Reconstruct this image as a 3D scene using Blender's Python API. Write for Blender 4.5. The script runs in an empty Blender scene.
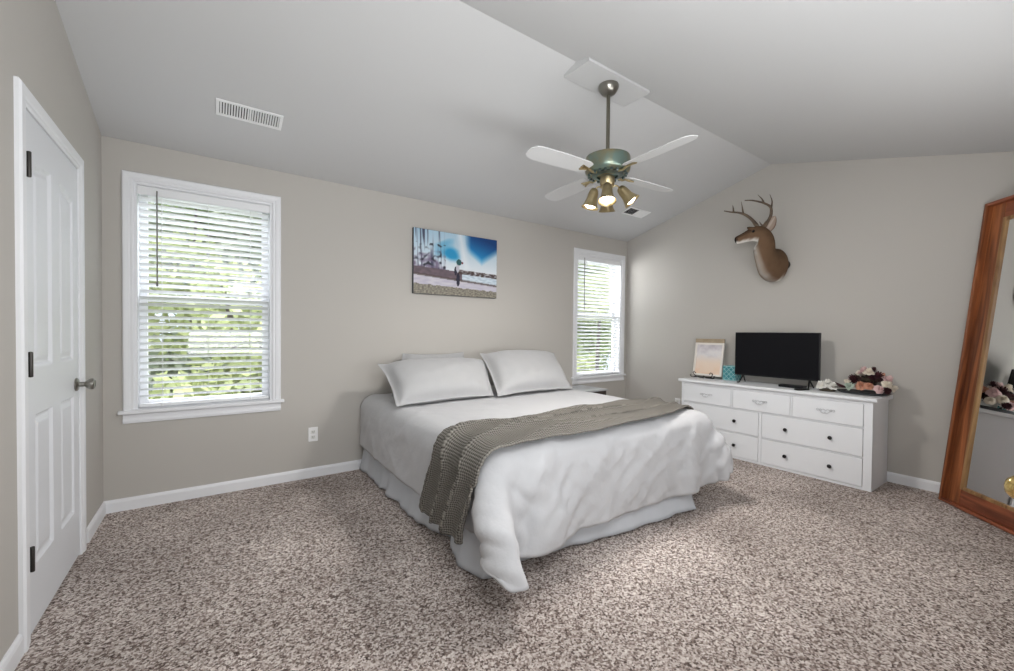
import bpy, bmesh, math, random
from mathutils import Vector, Matrix, noise
PI = math.pi
C = bpy.context.scene.collection
sc = bpy.context.scene

# ------------------------------------------------------------------ camera
YAW, PIT, ROL, CH = .6118, -.0162, .0095, 1.202
F = Vector((math.sin(YAW)*math.cos(PIT), math.cos(YAW)*math.cos(PIT), math.sin(PIT)))
R0 = Vector((math.cos(YAW), -math.sin(YAW), 0))
U0 = Vector((-math.sin(YAW)*math.sin(PIT), -math.cos(YAW)*math.sin(PIT), math.cos(PIT)))
RV = R0*math.cos(ROL) + U0*math.sin(ROL)
UV = U0*math.cos(ROL) - R0*math.sin(ROL)
cam = bpy.data.cameras.new('camera'); cam.sensor_width = 36; cam.lens = 417.86/1014*36
cam.shift_y = 3.66/1014; cam.clip_start = .02; cam.clip_end = 200
co = bpy.data.objects.new('camera', cam); C.objects.link(co); sc.camera = co
co.matrix_world = Matrix(((RV.x, UV.x, -F.x, 0), (RV.y, UV.y, -F.y, 0), (RV.z, UV.z, -F.z, CH), (0, 0, 0, 1)))

# ------------------------------------------------------------------ room numbers (metres)
YB, XR, XL, YF = 3.703, 4.567, -.588, -.12
ZC, SL, YR = 2.44, .265, 1.935
ZR = ZC + SL*(YB-YR)
def ceil_z(y): return ZR - SL*abs(y-YR)

# ------------------------------------------------------------------ light
sc.view_settings.view_transform = 'Standard'; sc.view_settings.look = 'None'
sc.view_settings.gamma = 1; sc.view_settings.use_curve_mapping = False
sc.view_settings.exposure = -0.04
w = bpy.data.worlds.new('sky'); sc.world = w; w.use_nodes = True
bg = w.node_tree.nodes['Background']; bg.inputs[0].default_value = (.80, .90, 1, 1); bg.inputs[1].default_value = 1.5
sun = bpy.data.lights.new('sun', 'SUN'); sun.energy = 2.5; sun.angle = .02; sun.color = (1, .96, .88)
so = bpy.data.objects.new('sun', sun); C.objects.link(so)
so.rotation_euler = Vector((.55, .25, -.9)).to_track_quat('-Z', 'Y').to_euler()   # high sun, lights the trees behind
def area(name, loc, to, sx, sy, e, col=(1, 1, 1), spread=PI):
    l = bpy.data.lights.new(name, 'AREA'); l.shape = 'RECTANGLE'; l.size = sx; l.size_y = sy
    l.energy = e; l.color = col; l.spread = spread
    o = bpy.data.objects.new(name, l); C.objects.link(o); o.location = loc
    o.rotation_euler = (Vector(to)-Vector(loc)).to_track_quat('-Z', 'Y').to_euler()
    return o
area('daylight_left_window', (-.03, YB+1.3, 3.6), (-.03, YB, 1.3), 2.6, 1.6, 220, (.93, .97, 1))
area('daylight_right_window', (4.05, YB+1.3, 3.6), (4.05, YB, 1.3), 2.6, 1.6, 220, (.93, .97, 1))
area('right_window_fill', (2.3, YB+1.5, 1.9), (4.45, 3.4, 1.5), 1.6, 1.6, 190, (.97, .98, 1))  # added lamp outside, aimed through the window to brighten the right wall
area('ceiling_fill', (1.3, .05, 1.0), (1.3, 1.6, 2.55), 3.2, .5, 45, (.955, .98, 1))  # added fill lamp aimed up at the ceiling, no such source in the room
area('soft_fill', (.9, .10, 1.95), (2.4, 3.0, 1.0), 1.6, .6, 33, (.955, .98, 1))  # unseen fill lamp added near the camera to even out the room

# ------------------------------------------------------------------ materials
MATS = {}
def mat(name, col, rough=.6, metal=0, spec=.5, bump=None, noise_col=None, coat=0, sheen=0, emit=None):
    """bump=(scale, strength, distance); noise_col=(scale, other colour, low, high)"""
    if name in MATS: return MATS[name]
    m = bpy.data.materials.new(name); m.use_nodes = True; nt = m.node_tree; b = nt.nodes['Principled BSDF']
    b.inputs['Base Color'].default_value = (*col, 1); b.inputs['Roughness'].default_value = rough
    b.inputs['Metallic'].default_value = metal; b.inputs['Specular IOR Level'].default_value = spec
    b.inputs['Coat Weight'].default_value = coat; b.inputs['Sheen Weight'].default_value = sheen
    tc = nt.nodes.new('ShaderNodeTexCoord')
    if emit: b.inputs['Emission Color'].default_value = (*emit[0], 1); b.inputs['Emission Strength'].default_value = emit[1]
    if noise_col:
        n = nt.nodes.new('ShaderNodeTexNoise'); n.inputs['Scale'].default_value = noise_col[0]; n.inputs['Detail'].default_value = 6
        r = nt.nodes.new('ShaderNodeValToRGB'); r.color_ramp.elements[0].color = (*col, 1); r.color_ramp.elements[1].color = (*noise_col[1], 1)
        r.color_ramp.elements[0].position = noise_col[2]; r.color_ramp.elements[1].position = noise_col[3]
        nt.links.new(tc.outputs['Object'], n.inputs['Vector']); nt.links.new(n.outputs['Fac'], r.inputs['Fac']); nt.links.new(r.outputs['Color'], b.inputs['Base Color'])
    if bump:
        n = nt.nodes.new('ShaderNodeTexNoise'); n.inputs['Scale'].default_value = bump[0]; n.inputs['Detail'].default_value = 4
        bp = nt.nodes.new('ShaderNodeBump'); bp.inputs['Strength'].default_value = bump[1]; bp.inputs['Distance'].default_value = bump[2]
        nt.links.new(tc.outputs['Object'], n.inputs['Vector']); nt.links.new(n.outputs['Fac'], bp.inputs['Height']); nt.links.new(bp.outputs['Normal'], b.inputs['Normal'])
    MATS[name] = m; return m
def lin(r, g, b): return tuple(((c/255+.055)/1.055)**2.4 if c > 10 else c/255/12.92 for c in (r, g, b))
def vmat(name, rough=.6, bump=None, spec=.4):
    m = mat(name, (.5, .5, .5), rough, 0, spec, bump)
    nt = m.node_tree; a = nt.nodes.new('ShaderNodeVertexColor'); a.layer_name = 'Col'
    nt.links.new(a.outputs['Color'], nt.nodes['Principled BSDF'].inputs['Base Color']); return m

M_wall = mat('wall_paint', lin(190, 186, 180), .85, bump=(260, .08, .001))
M_ceil = mat('ceiling_paint', lin(203, 203, 203), .9, bump=(150, .1, .001))
M_trim = mat('trim_paint', lin(236, 237, 240), .45, bump=(30, .02, .001))
M_door = mat('door_paint', lin(228, 230, 234), .4, bump=(40, .03, .001))
M_cloth = mat('white_cotton', lin(190, 190, 192), .9, spec=.2, bump=(38, .35, .006), sheen=.2)
M_skirt = mat('skirt_cotton', lin(198, 201, 206), .9, spec=.2, bump=(60, .15, .003))
M_pillow = mat('pillow_cotton', lin(176, 176, 177), .9, spec=.2, bump=(25, .25, .005), sheen=.2)
M_dresser = mat('dresser_paint', lin(236, 238, 241), .5, bump=(22, .12, .002))
M_black = mat('black_plastic', (.010, .010, .011), .4, spec=.3)
M_screen = mat('black_screen', (.007, .007, .009), .28, spec=.12)
M_iron = mat('dark_iron', (.03, .027, .028), .5, .6)
M_nickel = mat('brushed_nickel', lin(150, 147, 140), .28, 1)
M_brass = mat('antique_brass', lin(204, 188, 150), .36, 1, noise_col=(9, lin(150, 134, 102), .35, .7))
M_brassknob = mat('polished_brass', lin(214, 186, 120), .16, 1)
M_hinge = mat('dark_bronze', (.07, .065, .06), .4, .8)
M_white = mat('white_plastic', lin(240, 240, 240), .4)

# carpet: flecked cut pile
M_carpet = bpy.data.materials.new('flecked_carpet'); M_carpet.use_nodes = True
nt = M_carpet.node_tree; b = nt.nodes['Principled BSDF']; b.inputs['Roughness'].default_value = .97; b.inputs['Specular IOR Level'].default_value = .1
tc = nt.nodes.new('ShaderNodeTexCoord')
n0 = nt.nodes.new('ShaderNodeTexNoise'); n0.inputs['Scale'].default_value = 145; n0.inputs['Detail'].default_value = 4; n0.inputs['Roughness'].default_value = .8
vo = nt.nodes.new('ShaderNodeTexVoronoi'); vo.inputs['Scale'].default_value = 135; vo.inputs['Randomness'].default_value = 1
n3 = nt.nodes.new('ShaderNodeTexNoise'); n3.inputs['Scale'].default_value = 42; n3.inputs['Detail'].default_value = 2
sepc = nt.nodes.new('ShaderNodeSeparateColor')
def mth(op, a, b_):
    n = nt.nodes.new('ShaderNodeMath'); n.operation = op
    for i, q in enumerate((a, b_)):
        if isinstance(q, (int, float)): n.inputs[i].default_value = q
        else: nt.links.new(q, n.inputs[i])
    return n.outputs[0]
nt.links.new(tc.outputs['Object'], n0.inputs['Vector']); nt.links.new(tc.outputs['Object'], vo.inputs['Vector']); nt.links.new(tc.outputs['Object'], n3.inputs['Vector']); nt.links.new(vo.outputs['Color'], sepc.inputs['Color'])
tuft = mth('ADD', mth('ADD', mth('MULTIPLY', sepc.outputs['Red'], .55), mth('MULTIPLY', n0.outputs['Fac'], .55)), mth('MULTIPLY', mth('SUBTRACT', n3.outputs['Fac'], .5), .45))
r1 = nt.nodes.new('ShaderNodeValToRGB'); e = r1.color_ramp.elements
e[0].position = .22; e[0].color = (*lin(74, 62, 57), 1); e[1].position = .86; e[1].color = (*lin(244, 236, 230), 1)
x = e.new(.44); x.color = (*lin(152, 136, 129), 1); x = e.new(.64); x.color = (*lin(210, 198, 191), 1)
n2 = nt.nodes.new('ShaderNodeTexNoise'); n2.inputs['Scale'].default_value = 1.1; n2.inputs['Detail'].default_value = 3
r2 = nt.nodes.new('ShaderNodeValToRGB'); r2.color_ramp.elements[0].position = .38; r2.color_ramp.elements[0].color = (.70, .69, .685, 1); r2.color_ramp.elements[1].position = .62; r2.color_ramp.elements[1].color = (1, 1, 1, 1)
mx = nt.nodes.new('ShaderNodeMix'); mx.data_type = 'RGBA'; mx.blend_type = 'MULTIPLY'; mx.inputs['Factor'].default_value = 1
bp = nt.nodes.new('ShaderNodeBump'); bp.inputs['Strength'].default_value = .5; bp.inputs['Distance'].default_value = .008
L = nt.links.new
L(tc.outputs['Object'], n2.inputs['Vector'])
L(tuft, r1.inputs['Fac']); L(n2.outputs['Fac'], r2.inputs['Fac'])
L(r1.outputs['Color'], mx.inputs['A']); L(r2.outputs['Color'], mx.inputs['B']); L(mx.outputs['Result'], b.inputs['Base Color'])
L(tuft, bp.inputs['Height']); L(bp.outputs['Normal'], b.inputs['Normal'])

# stained pine
def wood(name, dark, light, axis, scale=1.0):
    m = bpy.data.materials.new(name); m.use_nodes = True; nt = m.node_tree; b = nt.nodes['Principled BSDF']; L = nt.links.new
    b.inputs['Roughness'].default_value = .38
    tc = nt.nodes.new('ShaderNodeTexCoord'); mp = nt.nodes.new('ShaderNodeMapping')
    s = [14*scale]*3; s[axis] = .9*scale; mp.inputs['Scale'].default_value = s
    n = nt.nodes.new('ShaderNodeTexNoise'); n.inputs['Scale'].default_value = 1.6; n.inputs['Detail'].default_value = 7; n.inputs['Distortion'].default_value = 1.2
    r = nt.nodes.new('ShaderNodeValToRGB'); r.color_ramp.elements[0].position = .3; r.color_ramp.elements[0].color = (*dark, 1); r.color_ramp.elements[1].position = .7; r.color_ramp.elements[1].color = (*light, 1)
    v = nt.nodes.new('ShaderNodeTexVoronoi'); v.inputs['Scale'].default_value = 3.2
    r2 = nt.nodes.new('ShaderNodeValToRGB'); r2.color_ramp.elements[0].position = .03; r2.color_ramp.elements[0].color = (.12, .07, .05, 1); r2.color_ramp.elements[1].position = .10; r2.color_ramp.elements[1].color = (1, 1, 1, 1)
    mx = nt.nodes.new('ShaderNodeMix'); mx.data_type = 'RGBA'; mx.blend_type = 'MULTIPLY'; mx.inputs['Factor'].default_value = 1
    L(tc.outputs['Object'], mp.inputs['Vector']); L(mp.outputs['Vector'], n.inputs['Vector']); L(tc.outputs['Object'], v.inputs['Vector'])
    L(n.outputs['Fac'], r.inputs['Fac']); L(v.outputs['Distance'], r2.inputs['Fac'])
    L(r.outputs['Color'], mx.inputs['A']); L(r2.outputs['Color'], mx.inputs['B']); L(mx.outputs['Result'], b.inputs['Base Color'])
    MATS[name] = m; return m
M_wood = wood('stained_pine', lin(84, 42, 24), lin(178, 108, 64), 2)
M_woodlip = wood('pale_pine_lip', lin(112, 78, 50), lin(176, 138, 92), 2)
M_mirror = mat('mirror_silver', (.86, .87, .87), .01, 1)

# window glass: thin, mostly clear
M_glass = bpy.data.materials.new('window_glass'); M_glass.use_nodes = True; nt = M_glass.node_tree
nt.nodes.remove(nt.nodes['Principled BSDF']); o_ = nt.nodes['Material Output']
t_ = nt.nodes.new('ShaderNodeBsdfTransparent'); g_ = nt.nodes.new('ShaderNodeBsdfGlossy'); g_.inputs['Roughness'].default_value = .02
x_ = nt.nodes.new('ShaderNodeMixShader'); x_.inputs[0].default_value = .06
nt.links.new(t_.outputs[0], x_.inputs[1]); nt.links.new(g_.outputs[0], x_.inputs[2]); nt.links.new(x_.outputs[0], o_.inputs[0])

# knitted throw: rows of little stitches
M_knit = bpy.data.materials.new('knitted_wool'); M_knit.use_nodes = True; nt = M_knit.node_tree; b = nt.nodes['Principled BSDF']; L = nt.links.new
b.inputs['Roughness'].default_value = .95; b.inputs['Specular IOR Level'].default_value = .15
uv = nt.nodes.new('ShaderNodeUVMap'); mp = nt.nodes.new('ShaderNodeMapping'); L(uv.outputs['UV'], mp.inputs['Vector'])
sx = nt.nodes.new('ShaderNodeSeparateXYZ'); L(mp.outputs['Vector'], sx.inputs['Vector'])
def M1(op, a, bb=None):
    n = nt.nodes.new('ShaderNodeMath'); n.operation = op
    for i, q in enumerate((a, bb)):
        if q is None: continue
        if isinstance(q, (int, float)): n.inputs[i].default_value = q
        else: L(q, n.inputs[i])
    return n.outputs[0]
KU, KV = 2*PI/.021, 2*PI/.021
a_ = M1('SINE', M1('MULTIPLY', M1('ADD', sx.outputs['X'], sx.outputs['Y']), KU*.72)); c_ = M1('SINE', M1('MULTIPLY', M1('SUBTRACT', sx.outputs['X'], sx.outputs['Y']), KV*.72))
hgt = M1('ADD', M1('MULTIPLY', M1('MULTIPLY', a_, c_), .5), .5)
r = nt.nodes.new('ShaderNodeValToRGB'); r.color_ramp.elements[0].position = .15; r.color_ramp.elements[0].color = (*lin(74, 71, 66), 1); r.color_ramp.elements[1].position = .7; r.color_ramp.elements[1].color = (*lin(136, 132, 125), 1)
L(hgt, r.inputs['Fac']); L(r.outputs['Color'], b.inputs['Base Color'])
bp = nt.nodes.new('ShaderNodeBump'); bp.inputs['Strength'].default_value = 1; bp.inputs['Distance'].default_value = .006; L(hgt, bp.inputs['Height']); L(bp.outputs['Normal'], b.inputs['Normal'])

# ------------------------------------------------------------------ mesh helpers
def obj(name, bm, m, parent=None, smooth=False, bevel=0, loc=None):
    me = bpy.data.meshes.new(name); bmesh.ops.recalc_face_normals(bm, faces=bm.faces[:]) ; bm.to_mesh(me); bm.free()
    for mm in (m if isinstance(m, (list, tuple)) else [m]): me.materials.append(mm)
    o = bpy.data.objects.new(name, me); C.objects.link(o)
    if parent: o.parent = parent
    if smooth:
        for p in me.polygons: p.use_smooth = True
        if smooth != 'all': me.set_sharp_from_angle(angle=math.radians(42))
    if bevel:
        b = o.modifiers.new('bevel', 'BEVEL'); b.width = bevel; b.segments = 2; b.limit_method = 'ANGLE'; b.angle_limit = math.radians(50)
    if loc: o.location = loc
    return o
def empty(name, loc=(0, 0, 0), rot=(0, 0, 0)):
    o = bpy.data.objects.new(name, None); C.objects.link(o); o.location = loc; o.rotation_euler = rot; o.empty_display_size = .1; return o
def tag(o, label=None, cat=None, group=None, kind=None):
    if label: o['label'] = label
    if cat: o['category'] = cat
    if group: o['group'] = group
    if kind: o['kind'] = kind
    return o
def box(bm, x0, x1, y0, y1, z0, z1, mi=0):
    r = bmesh.ops.create_cube(bm, size=1)
    for v in r['verts']: v.co = ((x0+x1)/2+v.co.x*(x1-x0), (y0+y1)/2+v.co.y*(y1-y0), (z0+z1)/2+v.co.z*(z1-z0))
    fs = {f for v in r['verts'] for f in v.link_faces}
    for f in fs: f.material_index = mi
    return r['verts']
def prism(bm, pts, f0, f1, mi=0):
    """polygon pts (a, b) placed by f0 and f1, which each turn (a, b) into a 3-D point"""
    A = [bm.verts.new(f0(*p)) for p in pts]; B = [bm.verts.new(f1(*p)) for p in pts]; n = len(pts)
    fs = [bm.faces.new(A), bm.faces.new(B[::-1])]
    for i in range(n): fs.append(bm.faces.new((A[i], B[i], B[(i+1) % n], A[(i+1) % n])))
    for f in fs: f.material_index = mi
def frame_of(d):
    d = d.normalized(); a = Vector((0, 0, 1)) if abs(d.z) < .9 else Vector((1, 0, 0))
    x = d.cross(a).normalized(); return x, d.cross(x).normalized(), d
def tube(bm, pts, rad, seg=10, cap=True, flat=1.0):
    pts = [Vector(p) for p in pts]; rs = rad if isinstance(rad, (list, tuple)) else [rad]*len(pts)
    x, y, d = frame_of(pts[1]-pts[0]); rings = []
    for i, p in enumerate(pts):
        t = (pts[min(i+1, len(pts)-1)]-pts[max(i-1, 0)]).normalized()
        x = (x - t*x.dot(t)).normalized(); y = t.cross(x)
        rings.append([bm.verts.new(p + (x*math.cos(2*PI*k/seg) + y*math.sin(2*PI*k/seg)*flat)*rs[i]) for k in range(seg)])
    for a, b in zip(rings, rings[1:]):
        for k in range(seg): bm.faces.new((a[k], a[(k+1) % seg], b[(k+1) % seg], b[k]))
    if cap: bm.faces.new(rings[0][::-1]); bm.faces.new(rings[-1])
    return rings
def lathe(bm, prof, seg=24, M=None, close=False):
    """profile of (radius, height), turned about +Z, then moved by M"""
    M = M or Matrix(); rings = []
    for r, z in prof:
        if r < 1e-5: rings.append([bm.verts.new(M @ Vector((0, 0, z)))])
        else: rings.append([bm.verts.new(M @ Vector((r*math.cos(2*PI*k/seg), r*math.sin(2*PI*k/seg), z))) for k in range(seg)])
    for a, b in zip(rings, rings[1:]):
        for k in range(seg):
            q = [a[k % len(a)], a[(k+1) % len(a)], b[(k+1) % len(b)], b[k % len(b)]]
            u = []
            for v in q:
                if v not in u: u.append(v)
            if len(u) > 2: bm.faces.new(u)
def aim(loc, d): return Matrix.Translation(Vector(loc)) @ Vector(d).to_track_quat('Z', 'Y').to_matrix().to_4x4()
def grid(bm, nx, ny, fn, mi=0, uvl=None, uvf=None):
    V = [[bm.verts.new(fn(i/nx, j/ny)) for i in range(nx+1)] for j in range(ny+1)]
    for j in range(ny):
        for i in range(nx):
            f = bm.faces.new((V[j][i], V[j][i+1], V[j+1][i+1], V[j+1][i])); f.material_index = mi
    return V
def curve_pts(P, n=8):
    """Catmull-Rom through P"""
    P = [Vector(p) for p in P]; Q = [P[0]*2-P[1]] + P + [P[-1]*2-P[-2]]; o = []
    for i in range(1, len(Q)-2):
        for k in range(n):
            t = k/n; a, b, c, d = Q[i-1:i+3]
            o.append(.5*((2*b)+(c-a)*t+(2*a-5*b+4*c-d)*t*t+(3*b-a-3*c+d)*t**3))
    return o+[P[-1]]

# ================================================================== ROOM SHELL
T = .14
def struct(name, bm, m, parent=None, bevel=0, smooth=False):
    o = obj(name, bm, m, parent, smooth, bevel)
    if not parent: o['kind'] = 'structure'
    return o
bm = bmesh.new(); box(bm, XL-T, XR+T, YF-T, YB+T, -.10, 0); struct('floor', bm, M_carpet)
bm = bmesh.new()
prism(bm, [(YF-T, ceil_z(YF-T)), (YR, ZR), (YB+T, ceil_z(YB+T)), (YB+T, ceil_z(YB+T)+.1), (YR, ZR+.1), (YF-T, ceil_z(YF-T)+.1)],
      lambda a, b: (XL-T, a, b), lambda a, b: (XR+T, a, b))
struct('ceiling', bm, M_ceil)
def gable(bm, x0, x1, ya, yb, zb=0):
    pts = [(ya, zb), (yb, zb), (yb, ceil_z(yb))] + ([(YR, ZR)] if ya < YR < yb else []) + [(ya, ceil_z(ya))]
    prism(bm, pts, lambda a, b: (x0, a, b), lambda a, b: (x1, a, b))
bm = bmesh.new(); gable(bm, XR, XR+T, YF, YB); struct('wall_right', bm, M_wall)
DY0, DY1, DZ = 2.335, 3.092, 2.035           # closet door opening in the left wall
bm = bmesh.new(); gable(bm, XL-T, XL, YF, DY0); gable(bm, XL-T, XL, DY0, DY1, DZ); gable(bm, XL-T, XL, DY1, YB); struct('wall_left', bm, M_wall)
WINS = [(-.434, .371), (3.634, 4.455)]; WZ0, WZ1 = .650, 2.180
bm = bmesh.new(); zt = ZC-.002
xs = [XL-T, WINS[0][0], WINS[0][1], WINS[1][0], WINS[1][1], XR+T]
for i in range(5):
    if i in (1, 3): box(bm, xs[i], xs[i+1], YB, YB+T, 0, WZ0); box(bm, xs[i], xs[i+1], YB, YB+T, WZ1, zt)
    else: box(bm, xs[i], xs[i+1], YB, YB+T, 0, zt)
struct('wall_back', bm, M_wall)
CX0, CX1 = 1.16, 1.95
bm = bmesh.new(); zf = ceil_z(YF)
box(bm, XL-T, CX0, YF-T, YF, 0, zf); box(bm, CX0, CX1, YF-T, YF, 2.05, zf); box(bm, CX1, XR+T, YF-T, YF, 0, zf); struct('wall_front', bm, M_wall)

# baseboards with a rounded top edge
BB = [(0, 0), (.014, 0), (.014, .062), (.010, .074), (.004, .081), (0, .081)]
def baseboard(name, runs):
    bm = bmesh.new()
    for p0, p1, n in runs:
        prism(bm, BB, lambda a, b: (p0[0]+n[0]*a, p0[1]+n[1]*a, b), lambda a, b: (p1[0]+n[0]*a, p1[1]+n[1]*a, b))
    return struct(name, bm, M_trim)
baseboard('baseboard_back', [((XL, YB), (XR, YB), (0, -1))])
baseboard('baseboard_right', [((XR, YF), (XR, YB-.014), (-1, 0))])
baseboard('baseboard_left', [((XL, YF), (XL, 2.258), (1, 0)), ((XL, 3.240), (XL, YB-.014), (1, 0))])
baseboard('baseboard_front', [((XL+.014, YF), (CX0-.08, YF), (0, 1)), ((CX1+.08, YF), (XR-.014, YF), (0, 1))])

# moulded casing bars: profile across the width, (offset from inner edge, projection)
CP_ = [(0, 0), (0, .010), (.008, .014), (.022, .013), (.030, .017), (.050, .019), (.064, .019), (.072, .012), (.072, 0)]

# ================================================================== WINDOWS
def window(n, x0, x1, label):
    root = empty('window_%d' % n, ((x0+x1)/2, YB, WZ0)); root['kind'] = 'structure'
    cx = (x0+x1)/2
    def P(name, bm, m, **k):
        o = obj(name, bm, m, None, **k); o.parent = root; o.matrix_parent_inverse = Matrix.Translation((-cx, -YB, -WZ0)); return o
    bm = bmesh.new(); cw = .058
    k = cw/.072
    for s, xi in ((-1, x0), (1, x1)):
        prism(bm, [(a*k, b) for a, b in CP_], lambda a, b: (xi+s*a, YB-b, WZ0+.012), lambda a, b: (xi+s*a, YB-b, WZ1+a))
    prism(bm, [(a*k, b) for a, b in CP_], lambda a, b: (x0-a, YB-b, WZ1+a), lambda a, b: (x1+a, YB-b, WZ1+a))
    P('casing', bm, M_trim)
    bm = bmesh.new()
    box(bm, x0-cw-.022, x1+cw+.022, YB-.038, YB+.02, WZ0-.012, WZ0+.012); P('window_sill', bm, M_trim, bevel=.005)
    bm = bmesh.new()
    prism(bm, [(0, 0), (.014, .004), (.017, .02), (.011, .035), (.011, .06), (0, .066)], lambda a, b: (x0-cw, YB-a, WZ0-.078+b), lambda a, b: (x1+cw, YB-a, WZ0-.078+b)); P('apron', bm, M_trim)
    bm = bmesh.new(); j = .016
    box(bm, x0, x0+j, YB, YB+T, WZ0, WZ1); box(bm, x1-j, x1, YB, YB+T, WZ0, WZ1); box(bm, x0+j, x1-j, YB, YB+T, WZ1-j, WZ1); box(bm, x0+j, x1-j, YB+.02, YB+T, WZ0, WZ0+j); P('jamb', bm, M_trim)
    zm = 1.415; fw = .045
    for nm, za, zb, y in (('lower_sash', WZ0+j, zm+.02, YB+.075), ('upper_sash', zm-.02, WZ1-j, YB+.108)):
        bm = bmesh.new(); a, b = x0+j, x1-j
        box(bm, a, a+fw, y, y+.03, za, zb); box(bm, b-fw, b, y, y+.03, za, zb)
        box(bm, a+fw, b-fw, y, y+.03, za, za+fw); box(bm, a+fw, b-fw, y, y+.03, zb-fw, zb)
        s = P(nm, bm, M_trim, bevel=.004)
        bm = bmesh.new(); box(bm, a+fw, b-fw, y+.012, y+.016, za+fw, zb-fw)
        g = obj('glass_pane', bm, M_glass); g.parent = s; g.matrix_parent_inverse = Matrix.Translation((0, 0, 0))
    return root
window(1, *WINS[0], '')
window(2, *WINS[1], '')

# blinds: each hangs inside its window
M_slat = mat('blind_slat', lin(240, 241, 243), .45)
def blind(x0, x1, label):
    a, b = x0+.020, x1-.020; yc = YB+.034
    root = tag(empty('window_blind', ((a+b)/2, yc, WZ1-.02)), label, 'blind')
    inv = Matrix.Translation((-(a+b)/2, -yc, -(WZ1-.02)))
    def P(name, bm, m, par=None, **k):
        o = obj(name, bm, m, None, **k); o.parent = par or root
        if not par: o.matrix_parent_inverse = inv
        return o
    bm = bmesh.new(); box(bm, a, b, yc-.026, yc+.024, WZ1-.062, WZ1-.018); hr = P('headrail', bm, M_slat, bevel=.003)
    bm = bmesh.new(); prism(bm, [(0, 0), (.008, .003), (.008, .05), (.003, .062), (0, .062)], lambda p, q: (a-.002, yc-.026-p, WZ1-.080+q), lambda p, q: (b+.002, yc-.026-p, WZ1-.080+q)); P('valance', bm, M_slat)
    bm = bmesh.new(); z = WZ1-.098; n = 0; th = math.radians(23)
    while z > WZ0+.075:
        hw = .0245; dy, dz = hw*math.cos(th), hw*math.sin(th)
        pts = [(-dy, dz), (0, .0030), (dy, -dz), (dy, -dz-.0026), (0, .0002), (-dy, dz-.0026)]
        prism(bm, pts, lambda p, q: (a+.003, yc+p, z+q), lambda p, q: (b-.003, yc+p, z+q)); z -= .0445; n += 1
    P('slats', bm, M_slat)
    bm = bmesh.new(); box(bm, a+.003, b-.003, yc-.024, yc+.024, WZ0+.022, WZ0+.042); P('bottom_rail', bm, M_slat, bevel=.003)
    M_cord = mat('blind_cord', lin(228, 228, 226), .8)
    for f in (.16, .5, .84):
        xx = a+(b-a)*f
        bm = bmesh.new()
        for yy in (yc-.0265, yc+.0265): tube(bm, [(xx, yy, WZ1-.06), (xx, yy, WZ0+.04)], .0011, 6)
        P('ladder_cord', bm, M_cord)
    bm = bmesh.new(); xx = a+.10
    tube(bm, [(xx, yc-.044, WZ1-.045), (xx, yc-.046, WZ1-.66)], .0042, 8); lathe(bm, [(0, -.03), (.006, -.026), (.006, .0), (0, .004)], 8, Matrix.Translation((xx, yc-.046, WZ1-.66)))
    wd = P('tilt_wand', bm, mat('smoky_wand', lin(120, 118, 112), .3)); wd['label'] = 'smoky grey tilt wand'
    for f in (.16, .84):
        bm = bmesh.new(); lathe(bm, [(0, -.012), (.006, -.010), (.006, .004), (0, .006)], 8, Matrix.Translation((a+(b-a)*f, yc-.03, WZ0+.012+.022)))
        P('cord_button', bm, M_white)
blind(*WINS[0], 'white slatted blind in the large window nearest the closet door')
blind(*WINS[1], 'white slatted blind in the corner window right of the bed')

# ================================================================== LEFT DOOR (door_1)
def panel_face(bm, x, y0, y1, z0, z1, panels, s=1, depth=.010):
    """door face in the plane X=x facing +X (s=1), recessed field panels with raised middles; panels: (ya, yb, za, zb, arch_a, arch_b)"""
    # face built as a fine grid pushed by a height function: crisp mouldings, real relief
    NY, NZ = 96, 220
    def h(y, z):
        for ya, yb, za, zb, aa, ab in panels:
            t = (y-ya)/(yb-ya)
            top = zb + (aa + (ab-aa)*t if aa or ab else 0)
            if aa or ab:
                tt = (t if ab > aa else 1-t); top = zb + max(aa, ab)*math.sin(tt*PI/2)
            d = min(y-ya, yb-y, z-za, top-z)
            if d > 0:
                if d < .010: return -depth*d/.010
                if d < .022: return -depth
                if d < .040: return -depth + depth*.75*(d-.022)/.018
                return -depth*.25
        return 0
    grid(bm, NY, NZ, lambda u, v: (x+s*h(y0+u*(y1-y0), z0+v*(z1-z0)), y0+u*(y1-y0), z0+v*(z1-z0)))
def panel_door(name, w, hgt, panels, loc, rotz, kind, m=M_door):
    """slab with local Y along the width (hinge at 0), face towards +X at x=0"""
    root = empty(name, loc, (0, 0, rotz)); root['kind'] = 'structure'
    bm = bmesh.new(); panel_face(bm, 0, 0, w, 0, hgt, panels)
    panel_face(bm, -.035, 0, w, 0, hgt, panels, -1)
    # rim joining both faces
    for q in (((0, 0), (w, 0)), ((w, 0), (w, hgt)), ((w, hgt), (0, hgt)), ((0, hgt), (0, 0))):
        (ya, za), (yb, zb) = q
        vs = [bm.verts.new(p) for p in ((0, ya, za), (0, yb, zb), (-.035, yb, zb), (-.035, ya, za))]; bm.faces.new(vs)
    bmesh.ops.remove_doubles(bm, verts=bm.verts[:], dist=1e-5)
    obj('door_leaf', bm, m, root)
    return root
def knob(parent, y, z, m, side=1, ball=False, x0=0, k=1):
    bm = bmesh.new(); Mx = aim((x0, y, z), (side, 0, 0))
    if ball: pr = [(0, 0), (.033, 0), (.034, .004), (.026, .009), (.012, .012), (.011, .030), (.020, .036), (.027, .046), (.0285, .056), (.026, .066), (.018, .074), (.008, .077), (0, .0775)]
    else: pr = [(0, 0), (.033, 0), (.034, .005), (.028, .010), (.013, .013), (.012, .034), (.020, .040), (.027, .050), (.029, .060), (.027, .068), (.020, .072), (.018, .070), (0, .071)]
    lathe(bm, [(a*k, b) for a, b in pr], 28, Mx); o = obj('door_knob', bm, m, parent, smooth=True); return o
W1 = DY1-DY0-.006
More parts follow.
